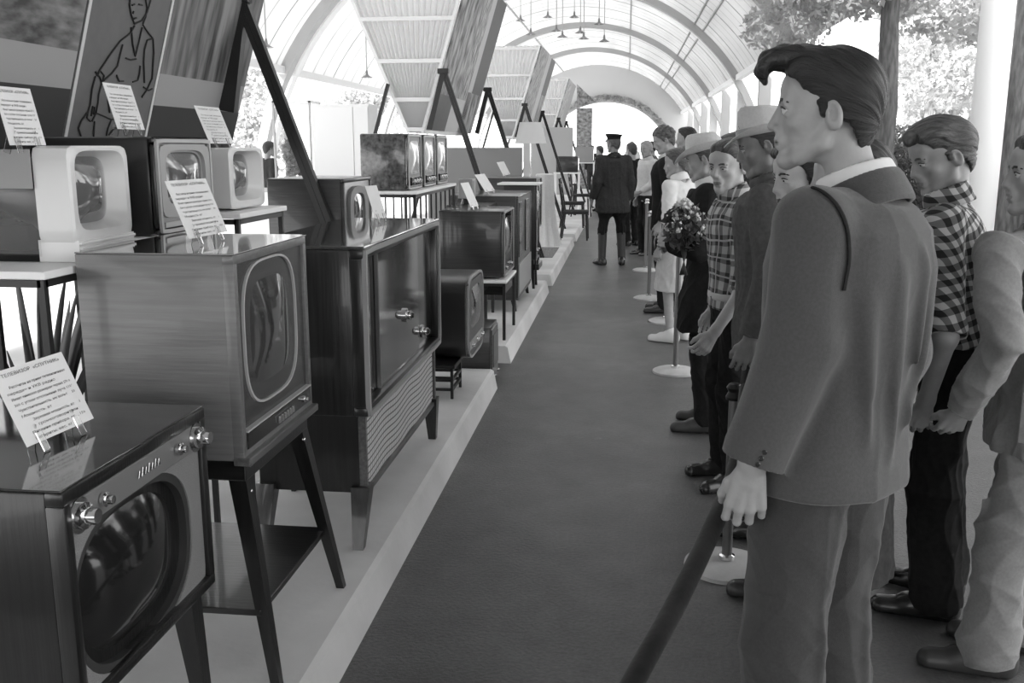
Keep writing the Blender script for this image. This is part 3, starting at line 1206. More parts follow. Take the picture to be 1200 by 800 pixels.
# ------------------------------------------------------------------ material set
M = {}
M['skin'] = mat('skin', .29, .5, var=.06, vs=30, bump=.06, bs=220, spec=.4)
M['skin_pale'] = mat('skin_pale', .38, .5, var=.05, vs=30, bump=.1, bs=220, spec=.4)
M['skin_dark'] = mat('skin_tan', .19, .5, var=.08, vs=30, bump=.15, bs=220, spec=.4)
M['lips'] = mat('lips', .19, .45)
M['lips_f'] = mat('lips_painted', .06, .35)
M['eye_white'] = mat('eye_white', .45, .2)
M['iris'] = mat('iris', .02, .1)
M['lash'] = mat('lashes', .03, .7)
M['hair_black'] = hairmat('hair_black', .004, .022)
M['hair_brown'] = hairmat('hair_brown', .02, .13, 6)
M['hair_dark'] = hairmat('hair_dark', .012, .07)
M['hair_fair'] = hairmat('hair_fair', .18, .4)
M['shoe_black'] = mat('shoe_leather', .02, .25, spec=.6)
M['boot_leather'] = mat('boot_leather', .018, .5)
M['shoe_white'] = mat('shoe_canvas', .6, .7)
M['shoe_dark'] = mat('shoe_worn', .035, .4)
M['suit_grey'] = mat('suit_grey', .066, .85, var=.10, vs=160, bump=.25, bs=700, spec=.15, sheen=.25)
M['suit_trousers'] = mat('suit_trousers', .044, .85, var=.10, vs=160, bump=.25, bs=700, spec=.15, sheen=.2)
M['light_suit'] = mat('light_suit', .20, .85, var=.08, vs=120, bump=.25, bs=600, spec=.15, sheen=.2)
M['cloth_black'] = mat('cloth_black', .014, .85, var=.2, vs=60, spec=.12)
M['cloth_dark'] = mat('cloth_dark', .035, .85, var=.2, vs=60, spec=.12)
M['cloth_mid'] = mat('cloth_mid', .09, .85, var=.15, vs=60, bump=.2, bs=500, spec=.12)
M['cloth_white'] = mat('cloth_white', .62, .8, var=.04, vs=40, spec=.15)
M['cloth_cream'] = mat('cloth_cream', .48, .8, var=.05, vs=40, spec=.15)
M['hat_straw'] = mat('hat_straw', .50, .75, var=.06, vs=90, bump=.3, bs=400)
M['hat_band'] = mat('hat_band', .30, .6)
M['band_dark'] = mat('hat_band_dark', .08, .6)
M['gingham'] = checks('gingham_check', .03, .5, 26, 26, (.85, -.6, .35), (-.2, .25, .95), mid=.16)
M['plaid'] = checks('plaid_check', .05, .42, 13, 12, (.75, .75, .12), (0, 0, 1), plaid=True, mid=.17)
M['belt_light'] = mat('belt_light', .4, .4)
M['gloss_black'] = mat('gloss_black', .012, .08, coat=.6)
M['black_metal'] = mat('black_metal', .014, .35, spec=.4)
M['chrome'] = mat('chrome', .75, .12, metal=1.0)
M['brass'] = mat('brass', .55, .2, metal=1.0)
M['dial'] = mat('dial_dark', .02, .15)
M['white_plastic'] = mat('white_plastic', .62, .3, coat=.3)
M['grey_plastic'] = mat('grey_plastic', .30, .35)
M['tube'] = mat('tube_glass', .10, .06, coat=1.0, spec=.9)
M['tube_dark'] = mat('tube_glass_dark', .012, .10, coat=.5, spec=.35)
M['tube_mid'] = mat('tube_glass_mid', .05, .07, coat=.8, spec=.6)
M['paper'] = mat('paper', .70, .6, var=.03, vs=10)
M['ink'] = mat('ink', .10, .8)
M['clear'] = glassmat('clear_acrylic', .95)
M['cover'] = thin_clear('clear_cover')
M['glass'] = thin_clear('window_glass', .15)
M['mask_cloth'] = mat('speaker_cloth_light', .17, .8, var=.25, vs=420, bump=.3, bs=500)
M['wood_dark_x'] = wood('walnut_dark', .010, 'X', .3, .45, .45)
M['wood_dark_z'] = wood('walnut_upright', .007, 'Z', .3, .35, .45)
M['wood_light'] = wood('pale_veneer', .125, 'X', .4, .25, .16)
M['wood_light_z'] = wood('pale_upright', .17, 'Z', .4, .25, .2)
M['wood_mid'] = wood('brown_veneer', .028, 'X', .3, .4, .4)
M['wood_mid_y'] = wood('brown_front', .085, 'Y', .3, .4, .35)
M['wood_mid_z'] = wood('brown_upright', .015, 'Z', .3, .4, .5)
M['marble'] = mat('mottled_walnut', .02, .15, var=.8, vs=34, v2=.15, coat=.6, detail=8)
M['platform'] = mat('platform_paint', .58, .75, var=.12, vs=2.2, bump=.15, bs=30, detail=8)
M['roof'] = translucent('roof_sheet', .70, .52, (1, 1.25, .30), .07, 1.3, (1, .2, 1))
M['roof_near'] = translucent('unseen_dark_roof', .40, .03, None, .1, 3)  # nearly opaque and darker than the visible roof, to dim the foreground
M['white_paint'] = mat('white_paint', .8, .6)
M['grey_paint'] = mat('grey_paint', .42, .6)
M['pleat'] = translucent('pleated_cloth', .9, .5)
M['ground'] = mat('sunlit_ground', .62, .9, var=.2, vs=.8)
M['bark'] = mat('bark', .14, .9, var=.4, vs=9, stretch=(3, 3, .6), bump=.9, bs=12)
M['bark_pale'] = mat('bark_pale', .3, .9, var=.4, vs=9, stretch=(3, 3, .6), bump=.9, bs=12)
M['leaf_pale'] = translucent('leaf_pale', .52, .5, None, .3, 3)
M['leaf_mid'] = translucent('leaf_mid', .30, .35, None, .5, 5)
M['leaf_hedge'] = translucent('leaf_hedge', .10, .3, None, .6, 9)
M['leaf_dark'] = mat('leaf_dark', .03, .35)
M['rug'] = mat('rug_weave', .16, .95, var=.5, vs=40, stretch=(3, .6, 1), bump=.4, bs=200)
M['velvet'] = mat('velvet_rope', .012, .8, var=.6, vs=9, sheen=.2, bump=.2, bs=40, spec=.2)
M['post_metal'] = mat('post_metal', .16, .35, metal=.5)
M['post_base'] = mat('post_base', .42, .5, var=.1, vs=12)


def floor_mat():
    m = bpy.data.materials.new('asphalt_floor')
    m.use_nodes = True
    nt = m.node_tree
    b = nt.nodes['Principled BSDF']
    tc = nd(nt, 'ShaderNodeTexCoord')
    outs = []
    for sc, lo, hi in ((.9, .62, 1.3), (5, .78, 1.2), (70, .7, 1.3)):
        ns = nd(nt, 'ShaderNodeTexNoise')
        ns.inputs['Scale'].default_value = sc
        ns.inputs['Detail'].default_value = 8
        ns.inputs['Roughness'].default_value = .65
        nt.links.new(tc.outputs['Object'], ns.inputs['Vector'])
        mr = nd(nt, 'ShaderNodeMapRange')
        mr.inputs['From Min'].default_value = .3
        mr.inputs['From Max'].default_value = .7
        mr.inputs['To Min'].default_value = lo
        mr.inputs['To Max'].default_value = hi
        nt.links.new(ns.outputs['Fac'], mr.inputs['Value'])
        outs.append((mr.outputs[0], ns))
    v = mathn(nt, 'MULTIPLY', mathn(nt, 'MULTIPLY', outs[0][0], outs[1][0]), outs[2][0])
    v = mathn(nt, 'MULTIPLY', v, .08)
    # chalky scuffs with a shape of their own
    ns = nd(nt, 'ShaderNodeTexNoise')
    ns.inputs['Scale'].default_value = 3.1
    ns.inputs['Detail'].default_value = 12
    ns.inputs['Roughness'].default_value = .8
    nt.links.new(tc.outputs['Object'], ns.inputs['Vector'])
    sc = mathn(nt, 'MULTIPLY', mathn(nt, 'GREATER_THAN', ns.outputs['Fac'], .64), .05)
    v = mathn(nt, 'ADD', v, sc)
    nt.links.new(v, b.inputs['Base Color'])
    b.inputs['Roughness'].default_value = .44
    b.inputs['Specular IOR Level'].default_value = .55
    bp = nd(nt, 'ShaderNodeBump')
    bp.inputs['Strength'].default_value = .5
    bp.inputs['Distance'].default_value = .01
    nt.links.new(outs[2][1].outputs['Fac'], bp.inputs['Height'])
    nt.links.new(bp.outputs[0], b.inputs['Normal'])
    return m


def leaf_mesh(name, blobs, n, size, m, parent=None, seed=1, shell=.55, asp=.5, droop=0):
    rs = np.random.RandomState(seed)
    w = np.array([r[3] * r[4] * r[5] for r in blobs]) ** .7
    idx = rs.choice(len(blobs), n, p=w / w.sum())
    B = np.array(blobs)[idx]
    d = rs.randn(n, 3)
    d /= np.linalg.norm(d, axis=1)[:, None]
    rad = (shell + (1 - shell) * rs.rand(n)) ** .8
    c = B[:, :3] + d * B[:, 3:6] * rad[:, None]
    u = rs.randn(n, 3)
    u[:, 2] -= droop
    u /= np.linalg.norm(u, axis=1)[:, None]
    v = np.cross(u, rs.randn(n, 3))
    v /= np.linalg.norm(v, axis=1)[:, None]
    s = size * (.6 + .8 * rs.rand(n))[:, None]
    P = np.stack([c - u * s, c - v * s * asp, c + u * s, c + v * s * asp], 1).reshape(-1, 3).astype(np.float32)
    me = bpy.data.meshes.new(name)
    me.vertices.add(4 * n)
    me.vertices.foreach_set('co', P.ravel())
    me.loops.add(4 * n)
    me.loops.foreach_set('vertex_index', np.arange(4 * n, dtype=np.int32))
    me.polygons.add(n)
    me.polygons.foreach_set('loop_start', np.arange(0, 4 * n, 4, dtype=np.int32))
    me.update(calc_edges=True)
    return link(name, me, m, parent)



# ------------------------------------------------------------------ the setting
struct('floor', MB().box(-3.3, 4.6, -26, 61, -.06, 0), floor_mat())
struct('ground', MB().box(-90, 90, -40, 190, -.30, -.07), M['ground'])
EDGE = -.83
for i, (y0, y1, xb) in enumerate(((.4, 6.1, -3.2), (6.85, 10.4, -3.2), (10.9, 15.6, -3.2), (16.2, 37, -3.2))):
    b = MB()
    b.prism([(xb, 0), (EDGE + .012, 0), (EDGE - .012, .118), (EDGE - .03, .13), (xb, .13)], y0, y1, 'Y')
    struct('platform_%d' % (i + 1), b, M['platform'])

# barrel vault: centre (VX, VZ), radius VR, running along Y
VX, VZ, VR = -1.89, .30, 6.2
A0, A1 = math.asin((3.7 - VZ) / VR), math.pi - math.asin((3.25 - VZ) / VR)


def vault(name, y0, y1, m, ny, R=VR, th=.05, a0=A0, a1=A1, n=64):
    b = MB()
    rows = []
    for j in range(ny + 1):
        y = y0 + (y1 - y0) * j / ny
        rows.append([[b.bm.verts.new((VX + math.cos(a0 + (a1 - a0) * k / n) * r, y, VZ + math.sin(a0 + (a1 - a0) * k / n) * r)) for k in range(n + 1)] for r in (R, R + th)])
    for j in range(ny):
        for s in (0, 1):
            for k in range(n):
                b.bm.faces.new((rows[j][s][k], rows[j][s][k + 1], rows[j + 1][s][k + 1], rows[j + 1][s][k]))
        for k in (0, n):
            b.bm.faces.new((rows[j][0][k], rows[j][1][k], rows[j + 1][1][k], rows[j + 1][0][k]))
    for j in (0, ny):
        for k in range(n):
            b.bm.faces.new((rows[j][0][k], rows[j][0][k + 1], rows[j][1][k + 1], rows[j][1][k]))
    return struct(name, b, m, smooth=False, auto=20)


NEAR_END = 6.5
vault('ceiling_unseen', -24, NEAR_END, M['roof_near'], 1)  # out of view over and behind the camera; blocks light from the foreground
vault('ceiling', NEAR_END, 61, M['roof'], 1, th=.03)


def arc_rib(name, y, R, w, d, m, a0=0.0, a1=math.pi, n=72):
    b = MB()
    rr = []
    for k in range(n + 1):
        a = a0 + (a1 - a0) * k / n
        c, s = math.cos(a), math.sin(a)
        rr.append([b.bm.verts.new((VX + c * r, yy, VZ + s * r)) for r, yy in ((R - d, y), (R, y), (R, y + w), (R - d, y + w))])
    for k in range(n):
        for q in range(4):
            b.bm.faces.new((rr[k][q], rr[k][(q + 1) % 4], rr[k + 1][(q + 1) % 4], rr[k + 1][q]))
    b.bm.faces.new(rr[0])
    b.bm.faces.new(list(reversed(rr[-1])))
    return struct(name, b, m, auto=25)


for i, y in enumerate((20.8, 30.8, 40.8, 50.8)):
    arc_rib('trim_%d' % (i + 1), y, VR - .02, .30, .16, M['white_paint'])
    arc_rib('trim_%d' % (i + 11), y - .55, VR - .02, .30, .20, M['grey_paint'])
# purlins and eave beams running the length of the hall
for i, (an, th, mm) in enumerate(((A0 - .01, .16, 'white_paint'), (A1 + .01, .16, 'white_paint'), (R_(52), .05, 'grey_paint'), (R_(49), .05, 'grey_paint'), (R_(72), .05, 'grey_paint'), (R_(110), .05, 'grey_paint'), (R_(130), .05, 'grey_paint'))):
    c = Vector((VX + math.cos(an) * (VR - th / 2), 0, VZ + math.sin(an) * (VR - th / 2)))
    struct('trim_%d' % (i + 21), MB().box(c.x - th / 2, c.x + th / 2, NEAR_END if i > 1 else -24, 61, c.z - th / 2, c.z + th / 2), M[mm])
# thin seams between the roofing sheets
b = MB()
for y in np.arange(12, 60, 2.4):
    n = 40
    prev = None
    for k in range(n + 1):
        a = A0 + (A1 - A0) * k / n
        cur = [b.bm.verts.new((VX + math.cos(a) * (VR - r), y + yy, VZ + math.sin(a) * (VR - r))) for r, yy in ((.0, 0), (.012, 0), (.012, .016), (.0, .016))]
        if prev:
            for q in range(4):
                b.bm.faces.new((prev[q], prev[(q + 1) % 4], cur[(q + 1) % 4], cur[q]))
        prev = cur
struct('trim_31', b, M['grey_paint'])
# end wall with an arched opening
b = MB()
n = 48
R2 = 3.35
cx2 = VX + .55
for y in (61, 61.2):
    pass
V0 = []
for y in (61.0, 61.25):
    o = [b.bm.verts.new((VX + math.cos(math.pi * k / n) * VR, y, VZ + math.sin(math.pi * k / n) * VR)) for k in range(n + 1)]
    q = [b.bm.verts.new((cx2 + math.cos(math.pi * k / n) * (R2 + .5), y, .9 + math.sin(math.pi * k / n) * R2)) for k in range(n + 1)]
    V0.append((o, q))
for k in range(n):
    for (o, q) in V0:
        b.bm.faces.new((o[k], o[k + 1], q[k + 1], q[k]))
    b.bm.faces.new((V0[0][1][k], V0[0][1][k + 1], V0[1][1][k + 1], V0[1][1][k]))
struct('wall_far', b, mat('end_wall_paint', .55, .7))
bl = []
for k in range(60):
    a = math.pi * (k + .5) / 60
    bl.append((cx2 + math.cos(a) * (R2 + .75), 60.8, .9 + math.sin(a) * (R2 + .28), .22, .12, .2))
tag(leaf_mesh('flower_garland', bl, 3500, .07, mat('garland', .28, .8, var=.7, vs=3, v2=.6), None, 31), 'garland of flowers following the arched opening in the far end wall', 'garland')
# a second, lower vault beyond the end wall
b = MB()
for j in range(4):
    y = 66 + j * 9
    prev = None
    for k in range(41):
        a = math.pi * k / 40
        cur = [b.bm.verts.new((cx2 + math.cos(a) * r, y + yy, .9 + math.sin(a) * r * .9)) for r, yy in ((3.6, 0), (3.85, 0), (3.85, 1.2), (3.6, 1.2))]
        if prev:
            for q in range(4):
                b.bm.faces.new((prev[q], prev[(q + 1) % 4], cur[(q + 1) % 4], cur[q]))
        prev = cur
struct('trim_41', b, M['white_paint'])
# white columns of the right-hand side
for i, (px, y, r) in enumerate(((1161, 10.8, .165),)):
    x = at(px, 100, Y=y).x
    struct('trim_%d' % (51 + i), MB().cyl((x, y, -.05), (x, y, 5.2), r, r, 32), M['white_paint'], auto=40)
for i, y in enumerate((26, 31, 36, 41, 46, 51, 56)):
    b = MB().box(3.35, 3.65, y, y + .3, -.05, 3.75)
    struct('trim_%d' % (61 + i), b, M['white_paint'] if i % 2 else M['grey_paint'])
# counter rail behind the queue, far along the right side
struct('trim_71', MB().box(2.6, 2.7, 20, 56, .0, .95), M['white_paint'])


# ------------------------------------------------------------------ greenery
def tree(label, x, y, h, tr, crown, n, size, m, bark, seed, lean=0.0, group=None, cr=None, blobs=None):
    t = thing('tree', label, 'tree', (x, y, -.07), 0, group)
    rs = random.Random(seed)
    pts = [Vector((lean * (i / 7) ** 1.3 + rs.uniform(-.03, .03), rs.uniform(-.03, .03), h * i / 7)) for i in range(8)]
    b = MB().tube(pts, [tr * (1.15 - .7 * i / 7) for i in range(8)], 14)
    for i in range(5):
        a = rs.uniform(0, 6.28)
        p = pts[4 + i % 3]
        l = crown * rs.uniform(.6, .9)
        b.tube([p, p + Vector((math.cos(a) * l * .5, math.sin(a) * l * .5, .25 * l)), p + Vector((math.cos(a) * l, math.sin(a) * l, .3 * l))], [tr * .35, tr * .22, tr * .08], 8)
    b.build('trunk', M[bark], t, smooth=True)
    if blobs is None:
        blobs = []
        for i in range(16):
            a = rs.uniform(0, 6.28)
            rr = crown * rs.uniform(.1, .8)
            blobs.append((lean + math.cos(a) * rr, math.sin(a) * rr, h * rs.uniform(.5, 1.08), crown * .42, crown * .42, crown * .28))
    leaf_mesh('foliage', blobs, n, size, M[m], t, seed)
    return t


# right side: two trunks near, pale sunlit trees behind, a dark hedge
P1 = at(1040, 100, Y=13)
tree('tree with rough grey trunk rising behind the dark-haired tall man in grey suit', P1.x, 13, 7.5, .135, 2.0, 16000, .05, 'leaf_pale', 'bark', 3,
     blobs=[(.9, .5, 3.4, .9, .8, .45), (1.6, .2, 3.1, .7, .6, .35), (-.5, .3, 3.7, .9, .8, .5), (0, 0, 5.2, 2, 2, 1.0), (-1.2, .6, 3.2, .6, .6, .4), (1.8, 1, 4.5, 1.2, 1.2, .7)])
P2 = at(1196, 80, Y=11.5)
tree('dark trunk at the right edge beside the white column, with a bare twig', P2.x + .02, 11.5, 7.0, .16, 1.8, 7000, .05, 'leaf_pale', 'bark', 5, blobs=[(.4, 0, 5.2, 1.6, 1.4, .9), (1, 0, 4.2, .8, .8, .5)])
k = 0
for (x, y, h, c) in ((9, 20, 8, 2.8), (15, 16, 9, 2.9), (14.5, 25, 9, 3.2), (8.5, 29, 8, 2.8), (21, 22, 10, 3.2), (22, 33, 11, 3.8), (12, 39, 9, 3.4)):
    k += 1
    bl = []
    rs = random.Random(40 + k)
    for i in range(22):
        a = rs.uniform(0, 6.28)
        rr = c * rs.uniform(.1, .9)
        bl.append((math.cos(a) * rr, math.sin(a) * rr, h * rs.uniform(.12, 1.0), c * .33, c * .33, c * .25))
    tree('pale sunlit leafy tree in the bright garden beyond the open right side', x, y, h, .15, c * .8, 12000, .10, 'leaf_pale', 'bark_pale', 20 + k, group='garden trees beyond the right side', blobs=bl)
k = 0
for (x, y, h, c) in ((-13, 19, 7, 2.4), (-12, 30, 7, 2.6), (-18, 26, 8, 3.0), (-11.5, 43, 7, 2.6), (-17, 11, 7, 3)):
    k += 1
    bl = []
    rs = random.Random(140 + k)
    for i in range(20):
        a = rs.uniform(0, 6.28)
        rr = c * rs.uniform(.1, .9)
        bl.append((math.cos(a) * rr, math.sin(a) * rr, h * rs.uniform(.1, 1.0), c * .4, c * .4, c * .3))
    tree('pale sunlit leafy tree outside the left side of the pavilion', x, y, h, .14, c * .8, 8000, .10, 'leaf_pale', 'bark_pale', 70 + k, group='garden trees beyond the left side', blobs=bl)
bl = []
rs = random.Random(5)
for y in np.arange(8.4, 21, .42):
    for x in (4.95, 5.4):
        bl.append((x + rs.uniform(-.12, .12), float(y), .45 + rs.uniform(0, .1), .38, .36, .5))
        bl.append((x + rs.uniform(-.12, .12), float(y), 1.30 + rs.uniform(-.05, .30), .36, .34, .42))
h = leaf_mesh('hedge', bl, 42000, .042, M['leaf_hedge'], None, 9, shell=.75)
tag(h, 'dense clipped hedge of small dark leaves along the right side behind the visitors', 'hedge')


# ------------------------------------------------------------------ pendant lamps
def lamp(x, y, z, r, label, group=None, proto=[]):
    ztop = VZ + math.sqrt(max(VR ** 2 - (x - VX) ** 2, 0.1)) - .02
    t = thing('pendant_lamp', label, 'lamp', (x, y, z), 0, group)
    MB().lathe([(.0, .02), (.08, .0), (.16, -.055), (.255, -.10), (.262, -.108), (.25, -.106), (.155, -.065), (.0, -.02)], seg=24).build('lamp_shade', M['lamp_enamel'], t, smooth=True).scale = (r / .26,) * 3
    MB().lathe([(0, .20), (.03, .20), (.05, .12), (.055, .03), (.08, .0), (0, .0)], seg=16).build('lamp_neck', M['lamp_enamel'], t, smooth=True).scale = (r / .26,) * 3
    MB().sphere((0, 0, -.07 * r / .26), .05 * r / .26, 12).build('bulb', M['white_plastic'], t, smooth=True)
    MB().cyl((0, 0, .18 * r / .26), (0, 0, ztop - z), .012, .012, 8).build('cord', M['grey_paint'], t)
    return t


M['lamp_enamel'] = mat('lamp_enamel', .22, .4)
M['lamp_white'] = mat('lamp_white', .6, .4)
for (px, py, Y, r, lb, gp) in ((312, 52, 14.3, .11, 'dark bell pendant lamp hanging above the seated attendant at the left', None),
                               (430, 88, 19, .12, 'dark bell pendant lamp hanging left of the pleated funnel over the white cupboard', None),
                               (955, 24, 15.5, .17, 'pale bell pendant lamp nearest the camera, hanging above the grey suited man', None),
                               (915, 48, 20, .16, 'small bell pendant lamp by the right end of the big arched rib', None),
                               (855, 85, 34, .2, 'small bell pendant lamp low beside the eave above the hats', None),
                               (828, 105, 46, .2, 'tiny distant bell pendant lamp lowest along the right eave', None)):
    p = at(px, py, Y=Y)
    lamp(p.x, Y, p.z, r, lb, gp)
for (px, py) in ((610, 22), (642, 18), (673, 18), (702, 26), (622, 38), (652, 34), (659, 41), (680, 36), (684, 43), (708, 46)):
    Y = 30 - (py - 18) * .1
    p = at(px, py, Y=Y)
    lamp(p.x, Y, p.z, .15, 'small distant bell pendant lamp in the cluster hung high under the middle of the vault', 'cluster of distant pendant lamps')

# ------------------------------------------------------------------ raised picture units with pleated funnels
LN = .30
PLX = -2.06


def face_x(z):
    return PLX + LN * (z - 1.57)


nrm = Vector((1, 0, -LN)).normalized()


def atp(px, py):
    return at(px, py, plane=(tuple(nrm), (PLX, 0, 1.57)))


def photo_mat(name, lo, hi, vs, stretch, rot=(0, 0, 0), pos=(.35, .65)):
    m = mat(name, lo, .55, var=.1, vs=vs, v2=hi, stretch=stretch, detail=9, rot=rot)
    return m


def panel(parent, name, y0, y1, z0, z1, m, off=.0, th=.02):
    b = MB()
    p = [Vector((face_x(z), y, z)) + nrm * off for y, z in ((y0, z0), (y1, z0), (y1, z1), (y0, z1))]
    b.slab([q - parent.location for q in p], nrm, th)
    return b.build(name, m, parent)


ph1 = photo_mat('photo_landscape', .04, .22, 9, (1, 1, 3))
ph2 = photo_mat('photo_drapery', .02, .25, 3, (1, 6, .8))
ph3 = photo_mat('photo_machinery', .03, .5, 4, (2, 2.5, 1.0))
ph4 = photo_mat('photo_crowd', .06, .6, 8, (1, 3, 1))
M['poster_grey'] = mat('poster_grey', .12, .6, var=.05, vs=20)
M['poster_dark'] = mat('poster_dark', .03, .6)
M['poster_light'] = mat('poster_light', .30, .6)
M['poster_white'] = mat('poster_white', .55, .6)

yA = (atp(65, 160).y + atp(100, 5).y) / 2
yB = (atp(165, 140).y + atp(202, 5).y) / 2
yE = (atp(270, 145).y + atp(306, 5).y) / 2
zL = (atp(10, 49).z + atp(280, 90).z) / 2
zD = (atp(10, 98).z + atp(278, 122).z) / 2
zb = 1.50
zt = 3.25


def poster(label, y0, y1, parts, z0=zb):
    t = thing('poster_panel', label, 'poster', (face_x(z0), y0, z0))
    for nm, za, zc, m in parts:
        panel(t, nm, y0, y1, za, zc, m)
    return t


poster('hanging poster at top left: grainy landscape photo above a light and a dark band', 1.0, yA - .01, [('photograph', zL, zt, ph1), ('light_band', zD, zL, M['poster_light']), ('dark_band', zb, zD, M['poster_dark'])])
pc = poster('grey hanging poster with a line drawing of a woman in an apron', yA, yB, [('sheet', zb, zt, M['poster_grey'])])
for y0, y1 in ((yA, yA + .018), (yB - .018, yB)):
    panel(pc, 'white_border', y0, y1, zb, zt, M['poster_white'], .0215, .002)
poster('hanging poster with a dark drapery photo above a light and a dark band', yB + .01, yE, [('photograph', zL - .03, zt, ph2), ('light_band', zD - .03, zL - .03, M['poster_light']), ('dark_band', zb, zD - .03, M['poster_dark'])])
# the line drawing, inked strokes lying on the sheet
ink = MB()
strokes = [
    [(147, -10), (145, 3), (147, 15), (151, 26), (160, 22), (166, 12), (170, -2)], [(150, 20), (153, 19)], [(148, 4), (151, 3)], [(156, 3), (160, 4)], [(150, 11), (149, 14)],
    [(163, -8), (166, 8), (164, 18), (161, 26)], [(151, 28), (146, 37), (134, 46), (122, 62), (110, 80), (107, 87)], [(161, 27), (167, 36), (173, 43), (174, 60), (172, 90), (166, 103), (160, 112)],
    [(173, 43), (166, 45), (163, 56), (162, 70), (163, 95)], [(105, 82), (110, 88), (113, 95)], [(110, 80), (115, 86), (114, 93)], [(105, 87), (101, 102), (99, 120)], [(113, 93), (109, 108), (108, 118)],
    [(115, 92), (124, 84), (131, 75), (134, 62), (137, 50)], [(99, 120), (96, 130), (95, 136), (99, 140)], [(108, 118), (106, 130), (101, 140)], [(102, 122), (100, 134)], [(104, 123), (103, 132)],
    [(95, 130), (88, 140), (85, 148), (88, 157)], [(104, 140), (103, 158)], [(141, 66), (146, 68), (153, 67)], [(130, 86), (133, 93), (138, 93)], [(149, 94), (155, 92), (157, 85), (158, 75)],
    [(147, 30), (149, 50), (152, 64)], [(160, 30), (156, 48), (152, 64)], [(106, 130), (124, 138), (133, 136)], [(124, 138), (120, 148), (118, 157)], [(162, 100), (168, 104), (172, 102)], [(133, 146), (126, 150), (121, 156)], [(120, 115), (122, 130)],
]
for s in strokes:
    pts = []
    for i in range(len(s) - 1):
        for t_ in (0, .5):
            pts.append((s[i][0] * (1 - t_) + s[i + 1][0] * t_, s[i][1] * (1 - t_) + s[i + 1][1] * t_))
    pts.append(s[-1])
    w = [atp(*p) + nrm * .024 - pc.location for p in pts]
    ink.tube(w, .0032, 6, flat=(1, 1))
ink.build('line_drawing', M['gloss_black'] if False else mat('drawing_ink', .01, .7), pc)


def funnel(label, y0, y1, group, faces, near=True):
    t = thing('pleated_funnel', label, 'canopy', (-2.06, y0, 1.71))
    L = t.location
    zb_, zt_ = 1.71, 3.30

    def xl(z):
        return -2.18 - (z - 1.71) * .424

    def xr(z):
        return face_x(z) - .02
    for nm, y in (('pleated_face', y0), ('pleated_face', y1)):
        b = MB()
        n = 34
        rows = []
        for z in np.linspace(zb_, zt_, 7):
            rows.append([b.bm.verts.new(Vector((xl(z) + (xr(z) - xl(z)) * k / n, y + (.02 if k % 2 else -.02), z)) - L) for k in range(n + 1)])
        for j in range(6):
            for k in range(n):
                b.bm.faces.new((rows[j][k], rows[j][k + 1], rows[j + 1][k + 1], rows[j + 1][k]))
        b.build(nm, M['pleat'], t)
    for z in (1.74, 2.03, 2.40, 2.80, 3.25):
        MB().box(xl(z) - .01, xr(z) + .01, y0 - .05, y0 - .015, z - .02, z + .02, .003, M=Matrix.Translation(-L)).build('slat', M['white_paint'], t)
    for f in (xl, xr):
        MB().bar(Vector((f(zb_), y0 - .03, zb_)) - L, Vector((f(zt_), y0 - .03, zt_)) - L, .03, .03, (0, 1, 0)).build('edge_rail', M['white_paint'], t)
    b = MB().slab([Vector((xl(z), y, z)) - L for y, z in ((y0, zb_), (y1, zb_), (y1, zt_), (y0, zt_))], (1, 0, 0), .015)
    b.build('back_panel', M['pleat'], t)
    return t


funnel('pleated white cloth funnel nearest, with horizontal slats, left of the tall picture strips', 9.65, 12.35, None, None)
funnel('second pleated white funnel along the row, above the far sets', 17.3, 20.6, None, None)
funnel('farthest pleated white funnel, by the arch at the end of the hall', 25.6, 28.8, None, None)


def strips(y0, y1, defs, label, z1=3.3, n0=1.74):
    t = thing('picture_panel', label, 'poster', (face_x(n0), y0, n0))
    for nm, a, b_, za, zc, m in defs:
        panel(t, nm, y0 + (y1 - y0) * a, y0 + (y1 - y0) * b_, za, zc, m, 0.0)
    return t


strips(9.65, 12.35, [('photograph', 0, .45, 2.10, 3.3, ph3), ('grey_sheet', 0, .33, 1.74, 2.10, M['poster_grey']), ('light_sheet', .33, .62, 1.74, 2.10, M['poster_white']), ('photograph', .45, .62, 2.10, 3.3, ph4), ('light_sheet', .62, .72, 1.74, 3.3, M['poster_white']), ('dark_sheet', .72, 1, 2.2, 3.3, M['poster_grey']), ('photograph', .62, 1, 1.74, 2.2, ph3)],
       'tall slanted picture strips of machinery photos beside the nearest pleated funnel')
strips(17.3, 20.6, [('photograph', 0, .5, 1.74, 3.3, ph4), ('light_sheet', .5, .7, 1.74, 3.3, M['poster_white']), ('dark_sheet', .7, 1, 2.6, 3.3, M['poster_grey']), ('photograph', .7, 1, 1.74, 2.6, ph3)],
       'second set of slanted picture strips with a grey sheet at the top')
strips(25.6, 28.8, [('photograph', 0, .5, 1.74, 3.3, ph4), ('light_sheet', .5, 1, 1.74, 3.3, M['poster_light'])],
       'farthest slanted picture strips, narrow and pale near the arch')

